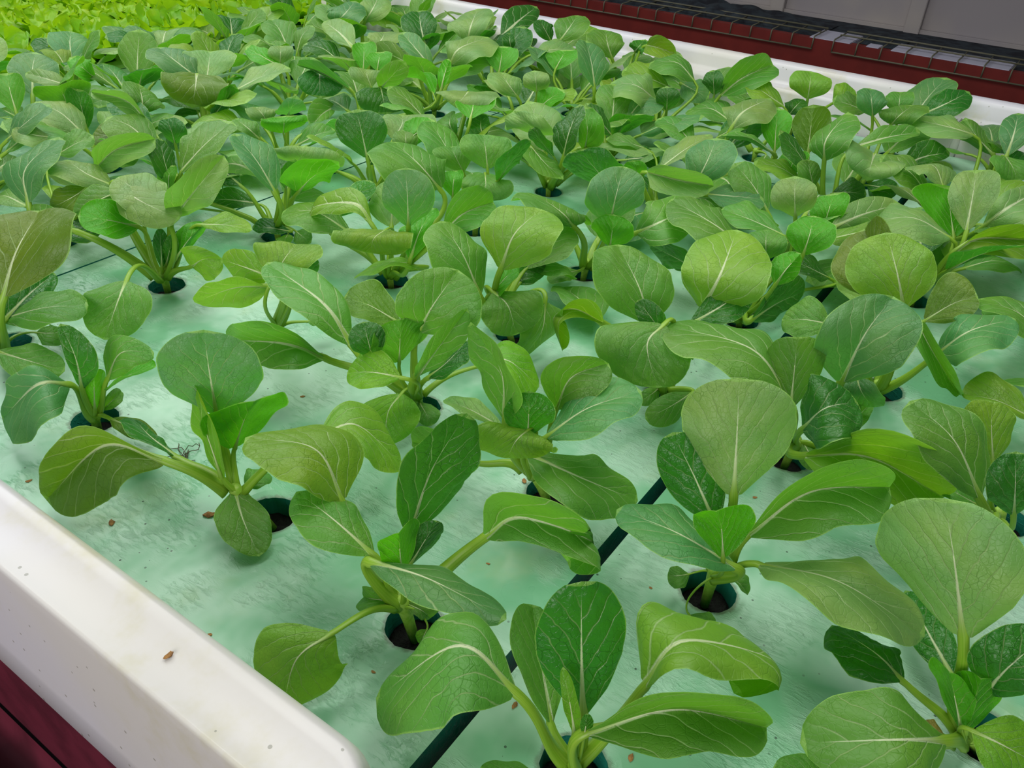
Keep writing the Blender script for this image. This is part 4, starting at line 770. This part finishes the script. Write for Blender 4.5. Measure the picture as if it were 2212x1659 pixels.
for (k, j), (hole, col, leaves, proc) in PLANTS.items():
    rng = random.Random(1000 + k*17 + j*101)
    far = (k >= 3 and j >= 2) or j >= 4 or k >= 4
    p = empty('bok_choy', (hole[0]*MM, hole[1]*MM, 0))
    tag(p, plant_label(k, j, LOOK.get((k, j), 'bok choy')), 'bok choy', 'bok choy plants in the foam boards')
    hv = Vector((0, 0, 0)); cv = V(col)
    plug(p, rng); crown(rng, p, cv, hv)
    for lf in leaves:
        pts = [V(q) for q in lf[:5]]; ex = [V(q) for q in lf[5]]
        make_leaf(rng, p, cv, (*pts, ex, lf[6]), far)
    a0 = rng.random()*6.28
    for i in range(proc):
        inner = i/max(1, proc-1)
        if proc >= 9: el = .45 + .75*inner + rng.uniform(-.12, .12); d = (.07 - .025*inner)*rng.uniform(.85, 1.2); ln = (.112 - .035*inner)*rng.uniform(.88, 1.12)
        else: el = rng.uniform(.3, .95); d = rng.uniform(.045, .075); ln = rng.uniform(.08, .112)
        az = a0 + i*2.4 + rng.uniform(-.2, .2)
        if proc < 4: az = math.radians(55) + rng.uniform(-1.3, 1.3)
        make_leaf(rng, p, cv, proc_leaf(rng, cv, az, el, d, ln, rng.choice(['', '', 'p', 'y', 'g', 'd', '']), rng.uniform(.1, .8)), far)
# ---------------------------------------------------------------- frilly lettuce beyond the bok choy
def lettuce_leaf(rng, n_s=16, n_t=11, ln=.085, wd=.045, el=.8):
    bm = bmesh.new(); seed = rng.random()*90; rows = []
    ur = bm.loops.layers.uv.new('leaf')
    for i in range(n_s+1):
        s = i/n_s; row = []
        base = Vector((.006 + ln*(s*math.cos(el) + .25*s*s), 0, .004 + ln*(s*math.sin(el) - .22*s*s)))
        wv = wd*(.18 + .95*math.sin(min(1, s*1.1)*math.pi*.60)**1.3)*(1 if s < .8 else math.sqrt(max(.02, 1-((s-.8)/.23)**2)))
        for k in range(-n_t, n_t+1):
            t = k/n_t; fr = (max(abs(t), s*.9)**3)
            x = base + Vector((-.012*t*t, t*wv, .010*t*t))
            x += Vector((.35*math.sin(t*11+seed), .25*math.cos(s*13+seed+t*3), math.sin(t*9+s*8+seed)))*.013*fr
            x += Vector((noise.noise((s*9+seed, t*7, 0)), noise.noise((s*9, t*7+seed, 5)), noise.noise((s*9, t*7, seed))))*.009*fr
            x.z = max(x.z, .002)
            row.append((bm.verts.new(x), t, s))
        rows.append(row)
    for i in range(n_s):
        for k in range(2*n_t):
            vs = (rows[i][k], rows[i][k+1], rows[i+1][k+1], rows[i+1][k]); f = bm.faces.new([v[0] for v in vs])
            for l, v in zip(f.loops, vs): l[ur].uv = (v[1]*.5+.5, v[2])
    return bm
def lettuce_material(name, a, b):
    t = NT(name); sp = t.n('SeparateXYZ', {0: t.n('UVMap', uv_map='leaf').outputs[0]}).outputs
    o = t.obj(); col = t.mix(t.ramp(sp[1], .15, .9), c4(a[0]*1.2, a[1]*1.15, a[2]*2.5), c4(*a)); col = t.mix(t.ramp(t.noise(40, o)[0], .4, .65), col, c4(*b))
    pb = t.n('BsdfPrincipled', {'Base Color': col, 'Roughness': .4, 'Normal': t.n('Bump', {'Strength': .5, 'Distance': .002, 'Height': t.noise(150, o)[0]}).outputs[0]}).outputs[0]
    return t.out(t.n('MixShader', {0: .45, 1: pb, 2: t.n('BsdfTranslucent', {'Color': c4(.45, .75, .01)}).outputs[0]}).outputs[0])
LET = [lettuce_material('lettuce_lime', (.30, .56, .012), (.42, .62, .012)), lettuce_material('lettuce_green', (.20, .48, .012), (.32, .56, .012))]
protos = []
for v in range(4):
    rng = random.Random(50+v); r = empty('lettuce', (0, 0, 0)); n = 10
    for i in range(n):
        q = i/(n-1)
        o = link('leaf', lettuce_leaf(rng, ln=.120-.045*q, wd=.060-.020*q, el=.30+.95*q), LET[v % 2], r, True)
        o.rotation_euler = (0, 0, i*2.399)
    protos.append(r)
LSPOTS = [(0.9311, 1.9186, 8, 3), (1.1337, 1.9186, 8, 4), (1.3364, 1.9186, 8, 5), (1.539, 1.9186, 8, 6), (1.7416, 1.9186, 8, 7), (0.9311, 2.1213, 9, 3), (1.1337, 2.1213, 9, 4), (1.3364, 2.1213, 9, 5), (1.539, 2.1213, 9, 6), (1.7416, 2.1213, 9, 7), (1.1337, 2.3239, 10, 4), (1.3364, 2.3239, 10, 5), (1.539, 2.3239, 10, 6), (1.7416, 2.3239, 10, 7), (1.1337, 2.5265, 11, 4), (1.3364, 2.5265, 11, 5), (1.539, 2.5265, 11, 6), (1.3364, 2.724, 12, 5)]
used = set()
for i, (x, y, k, j) in enumerate(LSPOTS):
    v = (i*7+j) % 4; src = protos[v]
    if v in used:
        r = src.copy(); C.objects.link(r)
        for ch in src.children: c_ = ch.copy(); C.objects.link(c_); c_.parent = r
    else: r = src; used.add(v)
    rng = random.Random(i); r.location = (x, y, .004); r.rotation_euler = (0, 0, rng.random()*6.28)
    s = rng.uniform(.85, 1.15); r.scale = (s, s, s)
    tag(r, 'lime frilly lettuce, %s lettuce row behind bok choy, %s from near rim' % (ORD[k-8] if k-8 < 8 else 'furthest', ORD[j]), 'lettuce', 'frilly lettuces at the far end')
for v in range(4):
    if v not in used:
        for ch in list(protos[v].children): bpy.data.objects.remove(ch)
        bpy.data.objects.remove(protos[v])
# ---------------------------------------------------------------- debris lying on boards and rim
def flake(x, y, z, s, ang, label, name='dry_flake', mat=FLAKE, cat='debris'):
    bm = bmesh.new(); rng = random.Random(int(x*9999)+int(y*777)); N = 9
    top = [bm.verts.new((math.cos(2*math.pi*i/N)*s*rng.uniform(.6, 1.15), math.sin(2*math.pi*i/N)*s*.55*rng.uniform(.6, 1.2), s*.10+s*rng.uniform(0, .28))) for i in range(N)]
    bot = [bm.verts.new((v.co.x*.9, v.co.y*.9, 0)) for v in top]; c = bm.verts.new((0, 0, s*.45))
    for i in range(N):
        bm.faces.new((top[i], top[(i+1) % N], c)); bm.faces.new((bot[i], bot[(i+1) % N], top[(i+1) % N], top[i]))
    bm.faces.new(list(reversed(bot)))
    o = link(name, bm, mat); o.location = (x, y, z); o.rotation_euler = (0, 0, ang)
    return tag(o, label, cat, 'dry bits of debris')
for i, (x, y, z, s, ang, lab) in enumerate([(0.2433, 0.5571, 0.0, 0.0045, 1.05, 'brown dry flake on the board beside the near rim'), (0.299, 0.5006, 0.0, 0.006, 2.4, 'largest reddish brown flake, left of the hanging small leaf'), (0.4721, 0.569, 0.0, 0.003, 2.7, 'dark brown crumb on the board left of centre'), (0.5045, 0.3087, 0.0, 0.004, 0.6, 'pinkish brown flake left of a hole in the middle'), (0.3036, 0.181, 0.0, 0.0035, 0.15, 'ochre crumb between the two front stalks'), (0.2929, 0.2152, 0.0, 0.0025, 2.25, 'small brown crumb beside the front gap'), (0.3179, 0.0964, 0.0, 0.0035, 0.15, 'grey brown crumb at the bottom edge beside the front hole'), (0.1507, 0.3252, 0.1018, 0.0035, 0.15, 'orange flake lying on the near white rim'), (0.2168, 0.3973, 0.0, 0.0025, 2.25, 'tan crumb on the board touching the rim'), (0.2301, 0.6615, 0.0, 0.003, 2.7, 'tan crumb on the left board near the rim corner'), (0.4001, 0.2746, 0.0, 0.002, 1.8, 'reddish crumb beside the thick yellow stalk'), (0.4591, 0.1539, 0.0, 0.002, 1.8, 'tiny orange crumb right of the wide black gap'), (0.2654, 0.2783, 0.0, 0.002, 1.8, 'tiny brown crumb right of the round hanging leaf'), (0.6175, 0.1263, 0.0, 0.0025, 2.25, 'reddish crumb under the right veined leaf')]): flake(x, y, z, s, ang, lab)
for i, (x, y, z, n, lab) in enumerate([(0.3397, 0.5797, 0.0, 9, 'thin dark dried roots on the board behind the big olive leaf'), (1.853, 0.192, 0.0598, 5, 'dried roots lying on the far wall ledge, left clump'), (1.853, 0.1249, 0.0598, 7, 'dried roots lying on the far wall ledge, right clump'), (1.853, 0.6631, 0.0598, 2, 'tiny dried sprig on the far wall ledge above round leaf')]):
    bm = bmesh.new(); rng = random.Random(7+i)
    for q in range(n):
        a = rng.random()*6.28; p = Vector((rng.uniform(-.006, .006), rng.uniform(-.012, .012), .0008)); pts = [p.copy()]
        for _ in range(6):
            a += rng.uniform(-.7, .7); p = p + Vector((math.cos(a), math.sin(a), 0))*.0035; p.z = .0008 + rng.random()*.004; pts.append(p.copy())
        tube(bm, pts, [.0004]*7, 5)
    o = link('dried_root', bm, ROOT); o.location = (x, y, z); tag(o, lab, 'debris', 'dry bits of debris')
# ---------------------------------------------------------------- background bench, wire racks, panels
bx = 5.30*H
bench = tag(empty('display_bench', (bx, 1.5, -.90)), 'dark red painted bench standing beyond the white tray', 'bench')
bm = bmesh.new(); box(bm, 0, .03, -2.4, 3.2, 0, .90); link('front_board', bm, RED, bench)
bm = bmesh.new(); box(bm, .03, .43, -2.4, 3.2, .87, .885); link('bench_top', bm, DARK, bench)
RH = .030
def wire_rack(y0, y1, label, cell=.066):
    """bent wire panel: one row of cells hangs in front, two lie back over the bench"""
    r = tag(empty('wire_rack', (bx - .006, (y0+y1)/2, -.028)), label, 'wire rack', 'wire racks on the red bench')
    n = int(round((y1-y0)/cell)); Y = [(-(y1-y0)/2 + (y1-y0)*i/n) for i in range(n+1)]
    bm = bmesh.new()
    for y in Y: tube(bm, [Vector((-.002, y, 0)), Vector((-.002, y, RH)), Vector((.004, y, RH+.005)), Vector((.13, y, RH+.007))], [.0022]*4, 6)
    link('cross_wires', bm, WIRE, r, True)
    bm = bmesh.new()
    for x, z in ((-.002, 0), (.06, RH+.010), (.13, RH+.010)): tube(bm, [Vector((x, Y[0]-.001, z)), Vector((x, Y[-1]+.001, z))], [.0026]*2, 6)
    link('long_wires', bm, WIRE, r, True)
wire_rack([0.066, 0.691, 0.752, 1.874][0], [0.066, 0.691, 0.752, 1.874][1], 'wire rack hanging over the red bench, at the right edge')
wire_rack([0.066, 0.691, 0.752, 1.874][2], [0.066, 0.691, 0.752, 1.874][3], 'wire rack over the red bench, left of the other one')
for y0, y1, x0, x1, lab in [(0.646, 0.771, 0.005, 0.15, 'white foam slab at the left end of the right wire rack'), (0.563, 0.602, 0.005, 0.06, 'small white foam piece in the middle of the right rack'), (0.212, 0.531, 0.005, 0.13, 'long white foam slab under the right part of the rack')]:
    bm = bmesh.new(); box(bm, bx+x0, bx+x1, y0, y1, -.014, .002, .002)
    tag(link('foam_slab', bm, FOAM), lab, 'foam slab', 'white foam slabs on the bench')
def heap(y0, y1, x0, x1, h, label):
    bm = bmesh.new(); nx, ny = 10, 50; g = []
    for i in range(nx+1):
        for jj in range(ny+1):
            x = x0 + (x1-x0)*i/nx; y = y0 + (y1-y0)*jj/ny
            e = math.sin(math.pi*i/nx)**.5*math.sin(math.pi*jj/ny)**.5
            g.append(bm.verts.new((bx+x, y, -.012 + e*(h + h*.8*noise.noise((x*30, y*12, 2))))))
    for i in range(nx):
        for jj in range(ny):
            a = i*(ny+1)+jj; bm.faces.new((g[a], g[a+1], g[a+ny+2], g[a+ny+1]))
    bm2 = bm
    return tag(link('netting', bm2, DARK, None, True), label, 'netting', 'dark nets on the bench')
for a in [(0.776, 1.575, 0.05, 0.34, 0.03, 'dark heap of netting on the red bench, left part'), (0.529, 0.667, 0.1, 0.3, 0.015, 'small dark net between the foam slabs')]: heap(*a)
px = 3.169
panel = tag(empty('panel_wall', (px, 1.5, -.05)), 'grey panel wall with upright battens behind the red bench', 'panel')
bm = bmesh.new(); box(bm, 0, .02, -3.2, 3.4, -.05, 1.3); link('panel_sheet', bm, GREY, panel)
for yy in [-0.354, 0.105, 0.565, 1.024, 1.483, 1.942, 2.402]:
    bm = bmesh.new(); box(bm, -.030, 0, yy-1.5-.024, yy-1.5+.024, 0.002, 1.3, .002); link('batten', bm, GREY, panel)
bm = bmesh.new(); box(bm, -.018, 0, -3.2, 3.4, 0.002, 0.002+.045, .003); link('bottom_rail', bm, GREY, panel)
# ---------------------------------------------------------------- red steel under the near side, floor
rail = tag(empty('steel_rail', (.0, 1.0, -.20)), 'dark red ribbed steel rail below the near side of the tray', 'rail')
bm = bmesh.new(); prof = []
for i in range(60):
    x = -.45 + .58*i/59; prof.append((x, .022*max(-.7, min(.7, 1.6*math.sin(i*.75)))))
vs = [[bm.verts.new((x, y, z)) for x, z in prof] for y in (-2, 5)]
for i in range(59): bm.faces.new((vs[0][i], vs[0][i+1], vs[1][i+1], vs[1][i]))
link('ribbed_sheet', bm, MAROON, rail, True)
bm = bmesh.new(); box(bm, .133, .145, -2, 5, -.02, .170, .003); link('upright_flange', bm, MAROON, rail)
for yy in (-1.2, .4, 2.0, 3.6):
    bm = bmesh.new(); box(bm, .05, .11, yy, yy+.06, -.70, -.02, .003); link('post', bm, MAROON, rail)
FLOOR = simple('dark_floor', (.05, .045, .05), .8, .2, (.03, .03, .035), 4)
bm = bmesh.new(); box(bm, -6, 8, -5, 12, -.93, -.90); tag(link('floor', bm, FLOOR), kind='structure')
